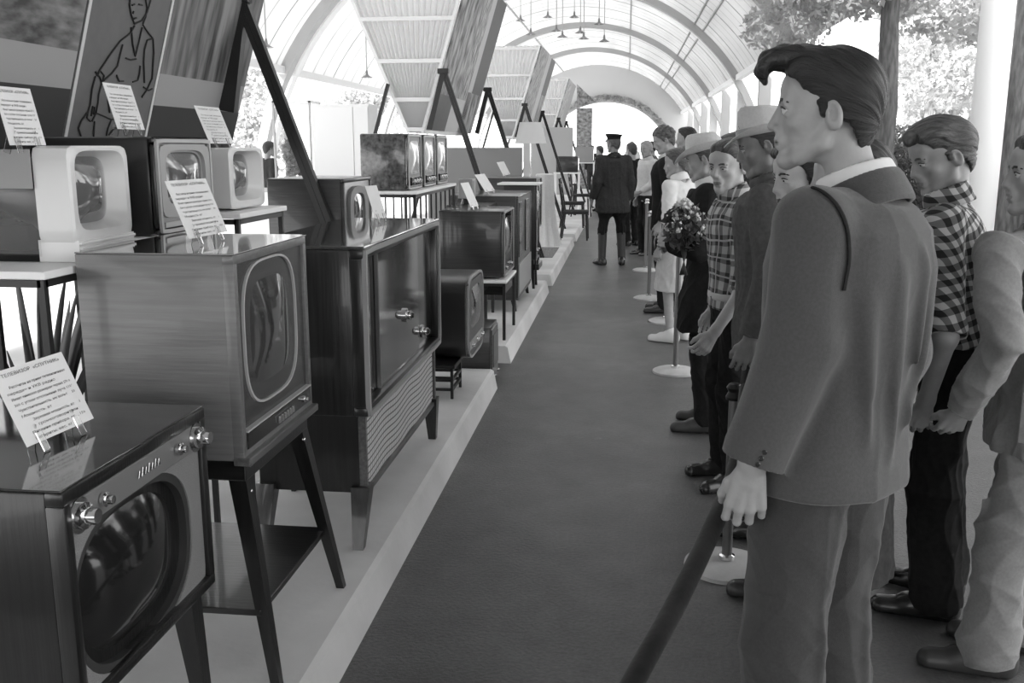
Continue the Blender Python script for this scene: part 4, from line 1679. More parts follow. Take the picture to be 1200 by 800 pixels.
for i, (y, lb) in enumerate(((4.62, 'black inverted V strut nearest the camera, in front of the drapery poster'), (9.55, 'black inverted V strut under the nearest pleated funnel'), (12.6, 'black inverted V strut under the picture strips, right of the first funnel'),
                             (17.2, 'black inverted V strut just left of the lampshade top'), (20.7, 'black inverted V strut just right of the lampshade top'), (25.62, 'thin black inverted V strut, second farthest in the row'), (28.9, 'thin black inverted V strut, farthest in the row'))):
    t = thing('strut_frame', lb, 'support frame', (-1.08, y, .13))
    L = t.location
    ax_, az = -1.80, 2.30
    if i == 0:
        q = at(281, -4, Y=y)
        ax_, az = q.x, q.z
    w = .052
    MB().bar(Vector((ax_, y, az)) - L, Vector((face_x(1.74) + .06, y, 1.74)) - L, w + (.03 if i == 0 else 0), .05, (0, 1, 0)).build('short_leg', M['black_metal'], t)
    for s in (-.015, .015):
        MB().bar(Vector((ax_ + s, y, az)) - L, Vector((-1.08 + s, y, .13)) - L, .027, .04, (0, 1, 0)).build('long_leg', M['black_metal'], t)
    if i:
        MB().bar(Vector((-2.36, y, 2.18)) - L, Vector((-2.98, y, .13)) - L, .03, .04, (0, 1, 0)).build('rear_leg', M['black_metal'], t)
    MB().box(ax_ - .06, ax_ + .05, y - .03, y + .03, az - .03, az + .02, .004, M=Matrix.Translation(-L)).build('bracket', M['black_metal'], t)
print('setting', round(time.time() - T0, 1))
# ------------------------------------------------------------------ television sets and their stands
def cabinet(w, h, d, t=.03, rec=.03, z0=0.0, bev=.004):
    """open-fronted case: front plane at x=0, y from 0 to w, depth d to -x"""
    b = MB()
    b.box(-d, -rec, 0, w, z0, z0 + h, bev)
    b.box(-rec - .002, 0, 0, w, z0 + h - t, z0 + h, bev)
    b.box(-rec - .002, 0, 0, w, z0, z0 + t, bev)
    b.box(-rec - .002, 0, 0, t, z0 + t - .002, z0 + h - t + .002, bev)
    b.box(-rec - .002, 0, w - t, w, z0 + t - .002, z0 + h - t + .002, bev)
    return b


def knob(parent, y, z, r, x=0.0, m='chrome', name='knob', l=.03):
    o = MB().lathe([(0, l), (r * .55, l), (r * .62, l * .85), (r * .62, l * .45), (r, l * .35), (r, 0), (0, 0)], axis='X', seg=20).build(name, M[m], parent, smooth=False, auto=30)
    o.location = (x, y, z)
    return o


# --- front-left set on short tapered legs
t = thing('television', 'dark walnut television at front left with round dark tube and pale mask, metal knobs', 'television', (-1.0, 1.53, .13))
w, h, d, z0 = .60, .455, .56, .37
cabinet(w, h, d, .028, .035, z0, .005).build('cabinet', M['wood_dark_z'], t, auto=30)
MB().box(-d + .002, -.004, .003, w - .003, z0 + h - .001, z0 + h + .004, .002).build('top_board', mat('polished_walnut_top', .018, .10, var=.4, vs=2, stretch=(1.2, 26, 26), coat=1.0, spec=.6), t)
# mask with the round opening
cy, cz, tw, thh = .268, z0 + .190, .490, .362
b = MB().ring(rrect(w / 2, z0 + h / 2 - .0, w - .054, h - .054, 40, 64), rrect(cy, cz, tw, thh, 2.6, 64), -.032, -.012)
b.build('mask', M['mask_cloth'], t)
b = MB().ring(rrect(cy, cz, tw, thh, 2.6, 64), rrect(cy, cz, tw - .035, thh - .035, 2.6, 64), -.06, -.016)
b.build('tube_surround', mat('rubber_surround', .03, .45), t, auto=40)
MB().bulge(cy, cz, tw - .03, thh - .03, -.05, .055, 2.6).build('screen', M['tube_dark'], t, smooth=True)
MB().box(-.014, -.004, .03, w - .03, z0 + h - .092, z0 + h - .030, .003).build('control_strip', M['mask_cloth'] if False else mat('strip_metal', .16, .45, metal=.2), t)
for y, r, l in ((.055, .026, .035), (w - .05, .026, .035)):
    k_ = knob(t, y, z0 + h - .062, r, -.002, 'chrome', 'knob', l)
    knob(k_, 0, 0, r * 1.35, -.002, 'brass', 'knob_ring', .006)
for y in (.135, w - .145):
    knob(t, y, z0 + h - .060, .015, -.002, 'chrome', 'knob', .022)
b = MB()
for i in range(7):
    yy = .27 + i * .014
    b.tube([(-.001, yy, z0 + h - .066), (-.001, yy + .006, z0 + h - .052 + .004 * (i % 2)), (-.001, yy + .012, z0 + h - .066)], .002, 6)
b.build('script_emblem', M['brass'], t, smooth=True)
for yy, dy in ((.07, -.02), (w - .07, .03)):
    for xx, dx in ((-.05, .02), (-d + .06, -.02)):
        MB().taper((xx, yy, z0 + .002), (xx + dx, yy + dy, 0), .055, .030).build('leg', M['wood_dark_z'], t)
MB().box(-d + .04, -.035, .04, w - .04, z0 - .03, z0 + .001).build('underframe', M['wood_dark_z'], t)

# --- large pale set on a splayed stand
s_ = thing('television_stand', 'dark wooden stand with splayed legs and low shelf carrying the large pale television', 'stand', (-.97, 2.28, .13))
H0 = .635
for y, y2 in ((.06, -.0), (.50, .60)):
    for x, x2 in ((-.045, .055), (-.40, -.47)):
        MB().taper((x, y, H0 - .02), (x2, y2, 0), .050, .026).build('leg', M['wood_dark_z'], s_)
MB().box(-.43, -.012, .03, .53, H0 - .065, H0 - .0, .004).build('top_frame', M['wood_dark_x'], s_)
MB().box(-.44, .02, -.0, .58, .20, .218, .003).build('shelf', M['wood_dark_x'], s_)
for y, z in ((.062, H0 - .03), (.055, H0 - .10), (.49, H0 - .09)):
    MB().sphere((-.012, y, z), .006, 10).build('screw', M['chrome'], s_, smooth=True)
t = thing('television', 'large pale veneered television with tinted front, on the splayed dark stand', 'television', (-.97, 2.278, .766))
w, h, d = .552, .538, .42
cabinet(w, h, d, .024, .028, 0, .003).build('cabinet', M['wood_light'], t, auto=30)
MB().box(-d, .004, 0, w, h, h + .004, .0015).build('top_board', mat('lacquered_top', .10, .06, var=.2, vs=3, stretch=(1.2, 26, 26), coat=1.0, spec=.8), t)
MB().box(-.032, -.010, .02, w - .02, .02, h - .02).build('front_panel', wood('front_veneer', .045, 'Y', .25, .3, .4), t)
MB().ring(rrect(.255, .312, .40, .395, 3.4, 56), rrect(.255, .312, .388, .383, 3.4, 56), -.012, -.003).build('tube_trim', M['belt_light'], t)
MB().bulge(.255, .312, .385, .38, -.022, .028, 3.4).build('screen', M['tube_mid'], t, smooth=True)
MB().box(-.012, .004, .022, w - .022, .026, .072, .003).build('control_strip', M['gloss_black'], t)
MB().box(-.012, .006, .022, w - .022, .073, .078).build('trim_line', M['belt_light'], t)
b = MB()
for i in range(6):
    b.box(.004, .012, .235 + i * .022, .250 + i * .022, .036, .056, .002)
b.build('badge_letters', M['chrome'], t)
knob(t, .46, .048, .010, .003, 'chrome', 'knob', .016)
MB().box(-.03, .018, -.004, w + .004, -.012, .010, .004).build('front_ledge', M['wood_mid_y'], t)

# --- long console with loudspeaker grille
t = thing('television_console', 'long dark console television with pale diamond grille below its glossy screen doors', 'television', (-.90, 3.22, .13))
w, h, d = 1.34, .60, .46
zc = .49
cabinet(w, h, d, .034, .05, zc, .006).build('cabinet', M['wood_mid_z'], t, auto=30)
MB().box(-d, .006, -.004, w + .004, zc + h, zc + h + .012, .004).build('top_board', mat('console_top', .06, .05, var=.3, vs=3, stretch=(26, 1.2, 26), coat=1.0, spec=.8), t)
MB().ring(rrect(w / 2, zc + h / 2, w + .004, h + .004, 60, 64), rrect(w / 2, zc + h / 2, w - .03, h - .03, 60, 64), -.006, .010).build('front_moulding', mat('moulding', .30, .3, coat=.4), t)
MB().box(-.062, -.040, .034, .30, zc + .034, zc + h - .034).build('inner_recess', M['gloss_black'], t)
MB().box(-.040, -.022, .28, .98, zc + .034, zc + h - .034, .003).build('door', M['glossdoor'] if 'glossdoor' in M else mat('polished_door', .035, .07, var=.8, vs=3, v2=.11, coat=1, spec=.8, stretch=(1, 4, 1)), t)
MB().box(-.045, -.030, .98, w - .034, zc + .034, zc + h - .034, .002).build('side_compartment', M['gloss_black'], t)
for y, z, r in ((.70, zc + .25, .030), (1.02, zc + .12, .030)):
    k_ = knob(t, y, z, r, -.024, 'chrome', 'knob', .035)
    knob(k_, 0, 0, r * .6, .03, 'dial', 'knob_cap', .012)
for y, z in ((.10, zc + .07), (.13, zc + .11), (.18, zc + .06)):
    knob(t, y, z, .009, -.040, 'chrome', 'switch', .014)
MB().box(-d + .03, -.04, .03, w - .03, .19, zc + .002, .004).build('speaker_case', M['wood_dark_z'], t)
MB().ring(rrect(w / 2, .338, w - .05, .305, 60, 64), rrect(w / 2, .338, w - .085, .27, 60, 64), -.045, -.018).build('grille_frame', M['wood_mid_y'], t)


def grille_mat():
    m = bpy.data.materials.new('diamond_grille')
    m.use_nodes = True
    nt = m.node_tree
    b_ = nt.nodes['Principled BSDF']
    b_.inputs['Roughness'].default_value = .5
    tc = nd(nt, 'ShaderNodeTexCoord')
    sp = nd(nt, 'ShaderNodeSeparateXYZ')
    nt.links.new(tc.outputs['Object'], sp.inputs[0])
    wob = mathn(nt, 'MULTIPLY', mathn(nt, 'SINE', mathn(nt, 'MULTIPLY', sp.outputs[1], 14)), .006)
    z = mathn(nt, 'ADD', sp.outputs[2], wob)
    f1 = mathn(nt, 'FRACT', mathn(nt, 'MULTIPLY', z, 40))
    f2 = mathn(nt, 'FRACT', mathn(nt, 'MULTIPLY', sp.outputs[1], 34))
    a = mathn(nt, 'LESS_THAN', f1, .22)
    c = mathn(nt, 'LESS_THAN', f2, .20)
    hole = mathn(nt, 'MAXIMUM', a, mathn(nt, 'MULTIPLY', c, .7))
    mx = nd(nt, 'ShaderNodeMix')
    mx.data_type = 'RGBA'
    nt.links.new(hole, mx.inputs['Factor'])
    mx.inputs[6].default_value = g(.62)
    mx.inputs[7].default_value = g(.05)
    nt.links.new(mx.outputs[2], b_.inputs['Base Color'])
    return m


MB().box(-.042, -.030, .045, w - .045, .205, .47).build('speaker_grille', grille_mat(), t)
for y in (.04, w - .04):
    for x in (-.04, -d + .06):
        MB().taper((x, y, .22), (x - .0, y + (-.07 if y < .5 else .03), 0), .070, .038).build('leg', M['wood_mid_z'], t)


def round_set(label, x, y, z, w, h, d, body, front, gp=None, scr='tube', rad=.06, knobs=True, trim='belt_light'):
    """set with a rounded top edge"""
    t = thing('television', label, 'television', (x, y, z), 0, gp)
    prof = [(-d, 0), (0, 0)]
    prof = [(0, 0), (0, h - rad)] + [(-rad + rad * math.cos(a), h - rad + rad * math.sin(a)) for a in np.linspace(0, math.pi / 2, 7)[1:]] + [(-d, h), (-d, 0)]
    # the rounding runs across the front corner seen from the side: outline in the YZ plane
    o = rrect(w / 2, h / 2, w, h, 5, 56)
    MB().prism(o, -d, 0, 'X').build('case', M[body], t, auto=30)
    MB().ring(o, rrect(w / 2, h / 2, w - .03, h - .03, 5, 56), -.01, .012).build('front_frame', M[trim], t, auto=30)
    MB().box(.0, .006, .03, w - .03, .03, h - .03).build('front_panel', M[front], t)
    MB().bulge(w / 2, h * .60, w * .74, h * .56, .002, .02, 4).build('screen', M[scr], t, smooth=True)
    if knobs:
        MB().box(.004, .012, .05, w - .05, h * .12, h * .22, .002).build('control_strip', M['grey_plastic'], t)
        for yy in (w * .2, w * .5, w * .8):
            knob(t, yy, h * .17, .016, .008, 'chrome', 'knob', .024)
    return t


def box_set(label, x, y, z, w, h, d, body, front='gloss_black', scr='tube', legs=0.0, gp=None, name='television', scrn=(.5, .6, .74, .58), bev=.006, trim=None, legm='wood_dark_z', knobs=2):
    t = thing(name, label, 'television', (x, y, z), 0, gp)
    hb = h - legs
    cabinet(w, hb, d, .022, .02, legs, bev).build('cabinet', M[body], t, auto=30)
    MB().box(-.024, -.008, .02, w - .02, legs + .02, legs + hb - .02).build('front_panel', M[front], t)
    if trim:
        MB().ring(rrect(w / 2, legs + hb / 2, w - .012, hb - .012, 40, 48), rrect(w / 2, legs + hb / 2, w - .035, hb - .035, 40, 48), -.004, .005).build('trim_frame', M[trim], t)
    if scr:
        MB().bulge(w * scrn[0], legs + hb * scrn[1], w * scrn[2], hb * scrn[3], -.006, .018, 4).build('screen', M[scr], t, smooth=True)
    for i in range(knobs):
        knob(t, w * (.25 + .5 * i / max(1, knobs - 1)), legs + hb * .12, .014, -.006, 'chrome', 'knob', .02)
    if legs:
        for yy in (.05, w - .05):
            for xx in (-.05, -d + .05):
                MB().taper((xx, yy, legs + .001), (xx + (.02 if xx > -.1 else -.02), yy + (.02 if yy > .1 else -.02), 0), .045, .025).build('leg', M[legm], t)
    return t


def wire_table(label, x0, x1, y0, y1, z, base=.13, top='white_paint', leg=.012, th=.02, mids=0, rails=1, frame=True):
    t = thing('display_table', label, 'table', (x1, y0, base))
    L = t.location
    MB().box(x0 - L.x, x1 - L.x, 0, y1 - y0, z - th - base, z - base, .003).build('table_top', M[top], t)
    hh = z - th - base
    for yy in (.02, y1 - y0 - .02):
        for xx in (-.02, x0 - L.x + .02):
            MB().box(xx - leg / 2, xx + leg / 2, yy - leg / 2, yy + leg / 2, 0, hh).build('leg', M['black_metal'], t)
    for k in range(rails):
        b = MB()
        zz = hh - .012 if k == 0 else hh * (1 - k / rails) * .9
        for xx in (-.02, x0 - L.x + .02):
            b.box(xx - leg / 2, xx + leg / 2, .02, y1 - y0 - .02, zz - leg / 2, zz + leg / 2)
        for yy in (.02, y1 - y0 - .02):
            b.box(x0 - L.x + .02, -.02, yy - leg / 2, yy + leg / 2, zz - leg / 2, zz + leg / 2)
        b.build('wire_rail', M['black_metal'], t)
    for k in range(mids):
        b = MB()
        yy = .02 + (y1 - y0 - .04) * (k + 1) / (mids + 1)
        b.box(-.026, -.014, yy - .004, yy + .004, hh * .45, hh)
        b.build('wire', M['black_metal'], t)
        b = MB()
        xx = (x0 - L.x) * (k + 1) / (mids + 1)
        b.box(xx - .004, xx + .004, .014, .026, hh * .45, hh)
        b.build('wire', M['black_metal'], t)
    return t


M['black_case'] = mat('black_case', .018, .3, coat=.2)
M['case_top'] = mat('case_top', .10, .3, coat=.3)
M['dark_red_case'] = mat('brown_case', .03, .2, coat=.5, var=.5, vs=5)
round_set('rounded black television with pale arched front, beyond the long console', -.90, 5.38, .335, .60, .49, .42, 'black_case', 'poster_grey', None, 'tube_mid', trim='poster_light')
wire_table('low black wire stand under the rounded black television', -1.26, -.96, 5.30, 5.62, .333, leg=.016, rails=3, top='black_metal')
t = thing('amplifier_box', 'small dark wooden box just past the end of the first platform, behind the rounded television', 'box', (-.87, 6.14, 0))
MB().box(-.28, 0, 0, .33, 0, .40, .006).build('case', M['wood_mid'], t, auto=30)
MB().box(-.002, .010, .02, .31, .02, .38, .002).build('front_panel', M['wood_mid_y'], t)
MB().box(.010, .016, .05, .28, .12, .34).build('speaker_grille', M['grille_box'] if 'grille_box' in M else M['poster_grey'], t)
for yy in (.08, .25):
    knob(t, yy, .06, .014, .008, 'chrome', 'knob', .02)

# --- second platform: table set, tall radiogram, slim black set
t = box_set('large glossy wooden table television with pale front edge, on a small black-legged table', -.90, 7.12, .60, .62, .50, .50, 'marble' if False else 'wood_mid', 'gloss_black', 'tube_dark', bev=.012, trim='poster_light', knobs=2)
tb = wire_table('small pale-topped table with black frame under the glossy wooden television', -1.46, -.875, 7.05, 7.72, .585, leg=.022, rails=1)
MB().box(-.56, -.02, .03, .64, .345, .43).build('apron', M['gloss_black'], tb)
t = box_set('tall wooden radiogram with dark doors, behind the table television', -.93, 8.35, .13, 1.15, 1.02, .62, 'wood_mid', 'wood_mid_y', None, legs=.10, bev=.008, trim='moulding_' if 'moulding_' in M else None, knobs=0)
for y0 in (.05, .62):
    MB().box(-.010, .004, y0, y0 + .22, .48, .96, .003).build('door', M['gloss_black'], t)
MB().box(-.010, .006, .04, 1.11, .15, .42, .003).build('speaker_grille', M['poster_light'], t)
t = box_set('slim black upright television with a dark front, on thin legs', -.90, 9.75, .13, .34, 1.06, .34, 'black_case', 'gloss_black', 'tube_dark', legs=.30, scrn=(.5, .72, .8, .4), legm='black_metal')
MB().box(-.40, .03, -.03, .37, 1.06, 1.08, .004).build('top_board', M['white_paint'], t)
MB().box(-.03, .03, -.03, .37, .20, .26, .004).build('lower_rail', M['gloss_black'], t)

# --- upper row on tall wire tables (left)
ZT = 1.272
wire_table('tall black wire table at far left with pale top, under the clear-cased set', -2.0, -1.40, 2.16, 2.70, ZT, leg=.018, rails=2)
tt = box_set('black television with light inner bezel in the middle of the upper left row', -1.42, 2.80, 1.30, .40, .30, .45, 'gloss_black' if False else 'black_case', 'grey_plastic', None, bev=.014, trim='belt_light', knobs=0)
MB().ring(rrect(.20, .165, .355, .225, 10, 56), rrect(.20, .172, .285, .175, 4.5, 56), -.010, .004).build('bezel', M['mask_light'] if 'mask_light' in M else mat('mask_light', .34, .4), tt, auto=40)
MB().bulge(.20, .172, .29, .18, -.012, .022, 4.5).build('screen', M['tube'], tt, smooth=True)
MB().box(.0, .006, .03, .37, .024, .040, .001).build('trim_line', M['belt_light'], tt)
wire_table('tall wire table under the middle black set of the upper left row', -1.98, -1.47, 2.74, 3.24, 1.298, leg=.018)


def white_set(label, x, y, z, w, h, d, ribs=True, clear=False, parts_in=True):
    t = thing('television', label, 'television', (x, y, z))
    o = rrect(w / 2, h / 2, w, h, 13, 64)
    i1 = rrect(w * .50, h * .54, w * .84, h * .82, 6, 64)
    i2 = rrect(w * .48, h * .54, w * .69, h * .70, 4, 64)
    b = MB()
    # stepped bezel: outer frame, sloping inner faces
    n = 64
    rows = []
    for loop, xx in ((o, -.10), (o, -.006), (rrect(w / 2, h / 2, w - .012, h - .012, 13, 64), 0), (i1, 0), (i2, -.045)):
        rows.append([b.bm.verts.new((xx, y_, z_)) for y_, z_ in loop])
    for j in range(4):
        for k in range(n):
            b.bm.faces.new((rows[j][k], rows[j][(k + 1) % n], rows[j + 1][(k + 1) % n], rows[j + 1][k]))
    b.build('bezel', M['white_plastic'], t, auto=40)
    MB().bulge(w * .48, h * .54, w * .70, h * .71, -.046, .032, 4).build('screen', M['tube'], t, smooth=True)
    if ribs:
        b = MB()
        for k in range(4):
            b.box(-.11, .012 - k * .0, .01, w - .01, -.012 + k * .014 - .03, -.012 + k * .014 - .022, .002)
        b.box(-.11, .004, .008, w - .008, -.045, .012)
        b.build('ribbed_base', M['white_plastic'], t, auto=30)
    if clear:
        b = MB()
        q = .004
        b.box(-d, -.10, 0, w, h - .03, h - .03 + q)
        b.box(-d, -.10, 0, q, -.03, h - .03)
        b.box(-d, -.10, w - q, w, -.03, h - .03)
        b.box(-d, -d + q, 0, w, -.03, h - .03)
        b.build('clear_cover', M['cover'], t)
        MB().box(-d + .01, -.10, w - .03, w - .012, -.03, h - .04, .002).build('dark_backing', M['cloth_black'], t)  # black sheet added so the inside of the set looks dark
        MB().box(-d + .01, -.10, .01, w - .01, -.045, -.025, .003).build('chassis', M['cloth_black'], t)
        b = MB()
        rs = random.Random(3)
        for k in range(16):
            yy, xx = rs.uniform(.04, w - .04), rs.uniform(-d + .05, -.15)
            b.cyl((xx, yy, -.025), (xx, yy, rs.uniform(.03, .09)), rs.uniform(.008, .014), None, 12)
        b.build('valves', M['tube_dark'], t, auto=40)
        b = MB().tube([(-.10, w * .48, h * .5), (-.16, w * .48, h * .5), (-.30, w * .48, h * .5), (-.42, w * .48, h * .5)], [.12, .11, .045, .03], 24)
        b.build('picture_tube_neck', M['black_case'], t, smooth=True)
        MB().box(-d + .03, -.16, .04, w - .04, -.02, .05, .004).build('transformer', M['cloth_black'], t)
    else:
        MB().box(-d, -.09, .006, w - .006, .0, h - .006, .012).build('case', M['black_case'], t, auto=30)
    return t


white_set('cream-fronted television with clear cover showing valves, at the far left of the upper row', -1.42, 2.34, 1.318, .30, .255, .62, True, True)
white_set('small white-fronted television at the right end of the upper left row', -1.42, 3.36, 1.345, .325, .222, .26, False)
tb = wire_table('white tray table with black legs under the small white television', -1.80, -1.36, 3.28, 3.76, 1.338, leg=.018)

# --- wooden console behind and the trio of sets on a wire table
t = box_set('wooden console television behind the struts, with small grey oval screen', -1.39, 4.67, .13, .52, 1.285, .40, 'wood_mid', 'wood_mid_y', None, legs=.2, bev=.008, knobs=2)
MB().ring(rrect(.25, 1.12, .34, .24, 3, 48), rrect(.25, 1.12, .22, .17, 3, 48), -.01, .006).build('bezel', mat('mask_grey', .22, .5), t)
MB().bulge(.25, 1.12, .23, .18, -.006, .015, 3).build('screen', M['tube'], t, smooth=True)
wire_table('black wire table with white top under the three mottled sets', -1.82, -1.38, 6.3, 7.8, 1.28, leg=.02, rails=2, mids=7)
for i, (y, lb, bd) in enumerate(((6.37, 'mottled walnut television, nearest of the three sets in a row on the wire table', 'marble'), (6.87, 'television in the middle of the three sets on the wire table', 'black_case'), (7.36, 'television farthest of the three sets on the wire table', 'black_case'))):
    t = box_set(lb, -1.45, y, 1.282, .42, .375, .33, bd, 'poster_light', None, bev=.012, trim='belt_light', knobs=0)
    MB().bulge(.21, .215, .33, .23, -.004, .015, 4).build('screen', mat('tube_light', .5, .12, coat=.5), t, smooth=True)
    MB().box(-.006, .012, .05, .37, .03, .085, .004).build('control_strip', M['gloss_black'], t)
    for yy in (.12, .21, .30):
        knob(t, yy, .058, .016, .01, 'chrome', 'knob', .022)

# --- things farther along the second and third platform
t = thing('loudspeaker', 'small grey square loudspeaker on a dark foot behind the two standing cards', 'loudspeaker', (-1.26, 7.88, 1.10))
MB().box(-.12, 0, 0, .17, .05, .21, .004).build('case', M['grey_plastic'], t)
MB().box(-.001, .006, .015, .155, .065, .195).build('speaker_grille', M['poster_light'], t)
MB().cyl((-.06, .085, 0), (-.06, .085, .05), .055, .04, 16).build('foot', M['black_case'], t)
t = thing('display_table', 'dark table carrying the small grey loudspeaker', 'table', (-1.12, 7.82, .13))
MB().box(-.35, .0, 0, .5, .94, .968, .004).build('table_top', M['wood_mid'], t)
for yy in (.03, .47):
    for xx in (-.03, -.32):
        MB().taper((xx, yy, .942), (xx, yy, 0), .04, .025).build('leg', M['wood_dark_z'], t)
t = box_set('wide wooden set with a pale edge, beyond the radiogram', -1.02, 11.0, .13, .7, 1.09, .62, 'wood_mid', 'gloss_black', 'tube_dark', legs=.5, trim='poster_light', knobs=0)
t = box_set('small dark wooden set just left of the white draped stand', -1.32, 11.95, .13, .5, 1.02, .45, 'wood_mid', 'gloss_black', 'tube_dark', legs=.4, trim='poster_light', knobs=0)
t = thing('backdrop_screen', 'low plain grey screen standing behind the sets under the strut frames', 'screen', (-2.6, 12.55, .13))
MB().box(0, 1.25, 0, .04, .35, 1.43, .003).build('panel', mat('screen_grey', .22, .7), t)
for x in (.02, 1.23):
    MB().box(x - .015, x + .015, .005, .035, 0, .36).build('leg', M['black_metal'], t)
t = thing('backdrop_screen', 'pale grey screen farther back between the second and third funnels', 'screen', (-2.5, 23.5, .13))
MB().box(0, 1.2, 0, .04, .3, 1.9, .003).build('panel', mat('screen_pale', .4, .7), t)
for x in (.02, 1.18):
    MB().box(x - .015, x + .015, .005, .035, 0, .36).build('leg', M['black_metal'], t)

# draped stand
b = MB()
n = 72
rows = []
for z, r in ((1.05, .12), (1.04, .135), (.8, .14), (.5, .155), (.25, .19), (.0, .25)):
    rows.append([b.bm.verts.new((math.cos(2 * math.pi * k / n) * r * (1 + .07 * math.sin(k * 2 * math.pi / 6) * (1.05 - z)), math.sin(2 * math.pi * k / n) * r * (1 + .07 * math.sin(k * 2 * math.pi / 6) * (1.05 - z)), z)) for k in range(n)])
for j in range(len(rows) - 1):
    for k in range(n):
        b.bm.faces.new((rows[j][k], rows[j][(k + 1) % n], rows[j + 1][(k + 1) % n], rows[j + 1][k]))
b.bm.faces.new(rows[0])
p = at(634, 262, Y=12.9)
o = b.build('draped_stand', M['cloth_white'], None, smooth=True, loc=(-1.20, 14.3, .13))
tag(o, 'round stand draped to the floor in white cloth, beside the rug', 'stand')
# floor lamp with pale shade
p = at(622, 168, Y=11.8)
t = thing('floor_lamp', 'floor lamp with a wide pale pleated shade, above the far sets', 'lamp', (p.x, 11.8, .13))
zz = p.z - .13
MB().lathe([(.19, 0), (.135, .25), (.128, .25), (.183, 0)], c=(0, 0, zz), seg=40).build('lamp_shade', translucent('shade_cloth', .85, .4), t, smooth=True)
MB().cyl((0, 0, .02), (0, 0, zz + .2), .012, None, 12).build('pole', M['brass'], t)
MB().lathe([(0, .03), (.05, .03), (.14, .01), (.14, 0), (0, 0)]).build('base', M['brass'], t, smooth=True)
# rug
o = MB().box(-1.6, -.95, 12.6, 13.9, .13, .138, .002).build('striped_rug', M['rug'], None)
tag(o, 'small dark striped rug lying on the white third platform', 'rug')


def chair(label, x, y, rz, z=.13, wd='wood_dark_z', gp=None):
    t = thing('wooden_chair', label, 'chair', (x, y, z), R_(rz), gp)
    MB().box(-.21, .21, -.20, .20, .41, .46, .012).build('seat', M['cloth_dark'], t, auto=30)
    for sx in (-1, 1):
        MB().taper((sx * .18, .17, .42), (sx * .19, .19, 0), .038, .026).build('leg', M[wd], t)
        MB().taper((sx * .18, -.18, .42), (sx * .19, -.23, 0), .038, .026).build('leg', M[wd], t)
        MB().bar((sx * .18, -.18, .42), (sx * .175, -.25, .88), .03, .035, (0, 1, 0)).build('back_post', M[wd], t)
    for zq in (.58, .70, .84):
        MB().bar((-.18, -.21 - (zq - .5) * .1, zq), (.18, -.21 - (zq - .5) * .1, zq), .02, .05).build('back_rail', M[wd], t)
    MB().box(-.18, .18, .16, .18, .36, .42).build('apron', M[wd], t)
    return t


chair('dark wooden chair at the platform edge facing the aisle, nearest chair', -.78, 15.2, -90)
chair('dark wooden chair farther along the platform edge', -.95, 17.6, -90)
chair('dark stool-like chair by the far struts', -.95, 20.5, -80)
t = thing('coffee_table', 'low dark table on the far platform behind the nearest chair', 'table', (-1.5, 24, .13))
MB().box(-.5, .3, -.4, .4, .52, .56, .006).build('table_top', M['wood_dark_x'], t)
for x, y in ((-.45, -.35), (.25, -.35), (-.45, .35), (.25, .35)):
    MB().taper((x, y, .53), (x, y, 0), .05, .03).build('leg', M['wood_dark_z'], t)
for i, (px, Y, zt_, hh, lb) in enumerate(((684, 27, 1.15, .42, 'small pale receiver on a tall white stand near the far end, left of the two'), (664, 22, 1.0, .36, 'small dark receiver on a white stand beyond the chairs'))):
    p = at(px, 210, Y=Y)
    t = thing('display_stand', 'slim white stand holding ' + ('the pale receiver' if i == 0 else 'the dark receiver') + ' far down the row', 'stand', (p.x, Y, .13))
    MB().box(-.3, .3, -.02, .4, zt_ - .16, zt_ - .13, .003).build('table_top', M['white_paint'], t)
    for x in (-.27, .27):
        for y in (.0, .38):
            MB().box(x - .015, x + .015, y - .015, y + .015, 0, zt_ - .15).build('leg', M['white_paint'], t)
    t = thing('radio_receiver', lb, 'radio', (p.x, Y + .05, zt_ + .001))
    MB().box(-.25, .25, 0, .28, 0, hh, .02).build('case', M['poster_light' if i == 0 else 'wood_mid'], t, auto=30)
    MB().box(.25, .258, .03, .25, .05, hh - .05, .002).build('front_panel', M['gloss_black'], t)
# patterned banner
p = at(684, 200, Y=34)
t = thing('standing_banner', 'narrow patterned banner with a triangular pennant at its top, far down the row', 'banner', (p.x, 34, .13))
MB().box(-.27, .27, 0, .03, 0, 2.75, .003).build('panel', photo_mat('banner_print', .08, .4, 4, (2, 2, 3)), t)
MB().slab([(-.27, -.02, 2.75), (.38, -.02, 2.95), (-.27, -.02, 3.55)], (0, 1, 0), .02).build('pennant', photo_mat('pennant_print', .06, .35, 6, (2, 2, 2)), t)

# --- white cupboard and glass show case at the back left
YK = 14.0
xa, xb, xc, xd = (at(px, 200, Y=YK).x for px in (322, 368, 416, 434))
zk = at(400, 122, Y=YK).z
t = thing('white_cupboard', 'tall white two-door cupboard standing behind the wooden console', 'cupboard', (xb, YK, -.0))
MB().box(0, xd - xb, 0, .5, 0, zk, .004).build('body', M['white_paint'], t)
MB().box(.01, xc - xb - .006, -.02, .001, .05, zk - .04, .003).build('door', M['white_paint'], t)
MB().box(xc - xb + .006, xd - xb - .01, -.02, .001, .05, zk - .04, .003).build('door', M['white_paint'], t)
MB().sphere((.03, -.03, 1.05), .015, 10).build('knob', M['black_metal'], t)
t = thing('glass_show_case', 'glass-fronted show case with pale framing left of the white cupboard', 'show case', (xa, YK, 0))
wk = xb - xa - .02
for x in (0.015, wk - .015):
    for y in (.015, .485):
        MB().box(x - .015, x + .015, y - .015, y + .015, 0, zk + .05).build('post', M['grey_paint'], t)
MB().box(.03, wk - .03, .0, .006, .9, zk).build('pane', M['glass'], t)
MB().box(0, wk, 0, .5, 0, .88, .004).build('base_cabinet', M['white_paint'], t)
MB().box(0, wk, 0, .5, zk + .02, zk + .06, .004).build('top_board', M['white_paint'], t)
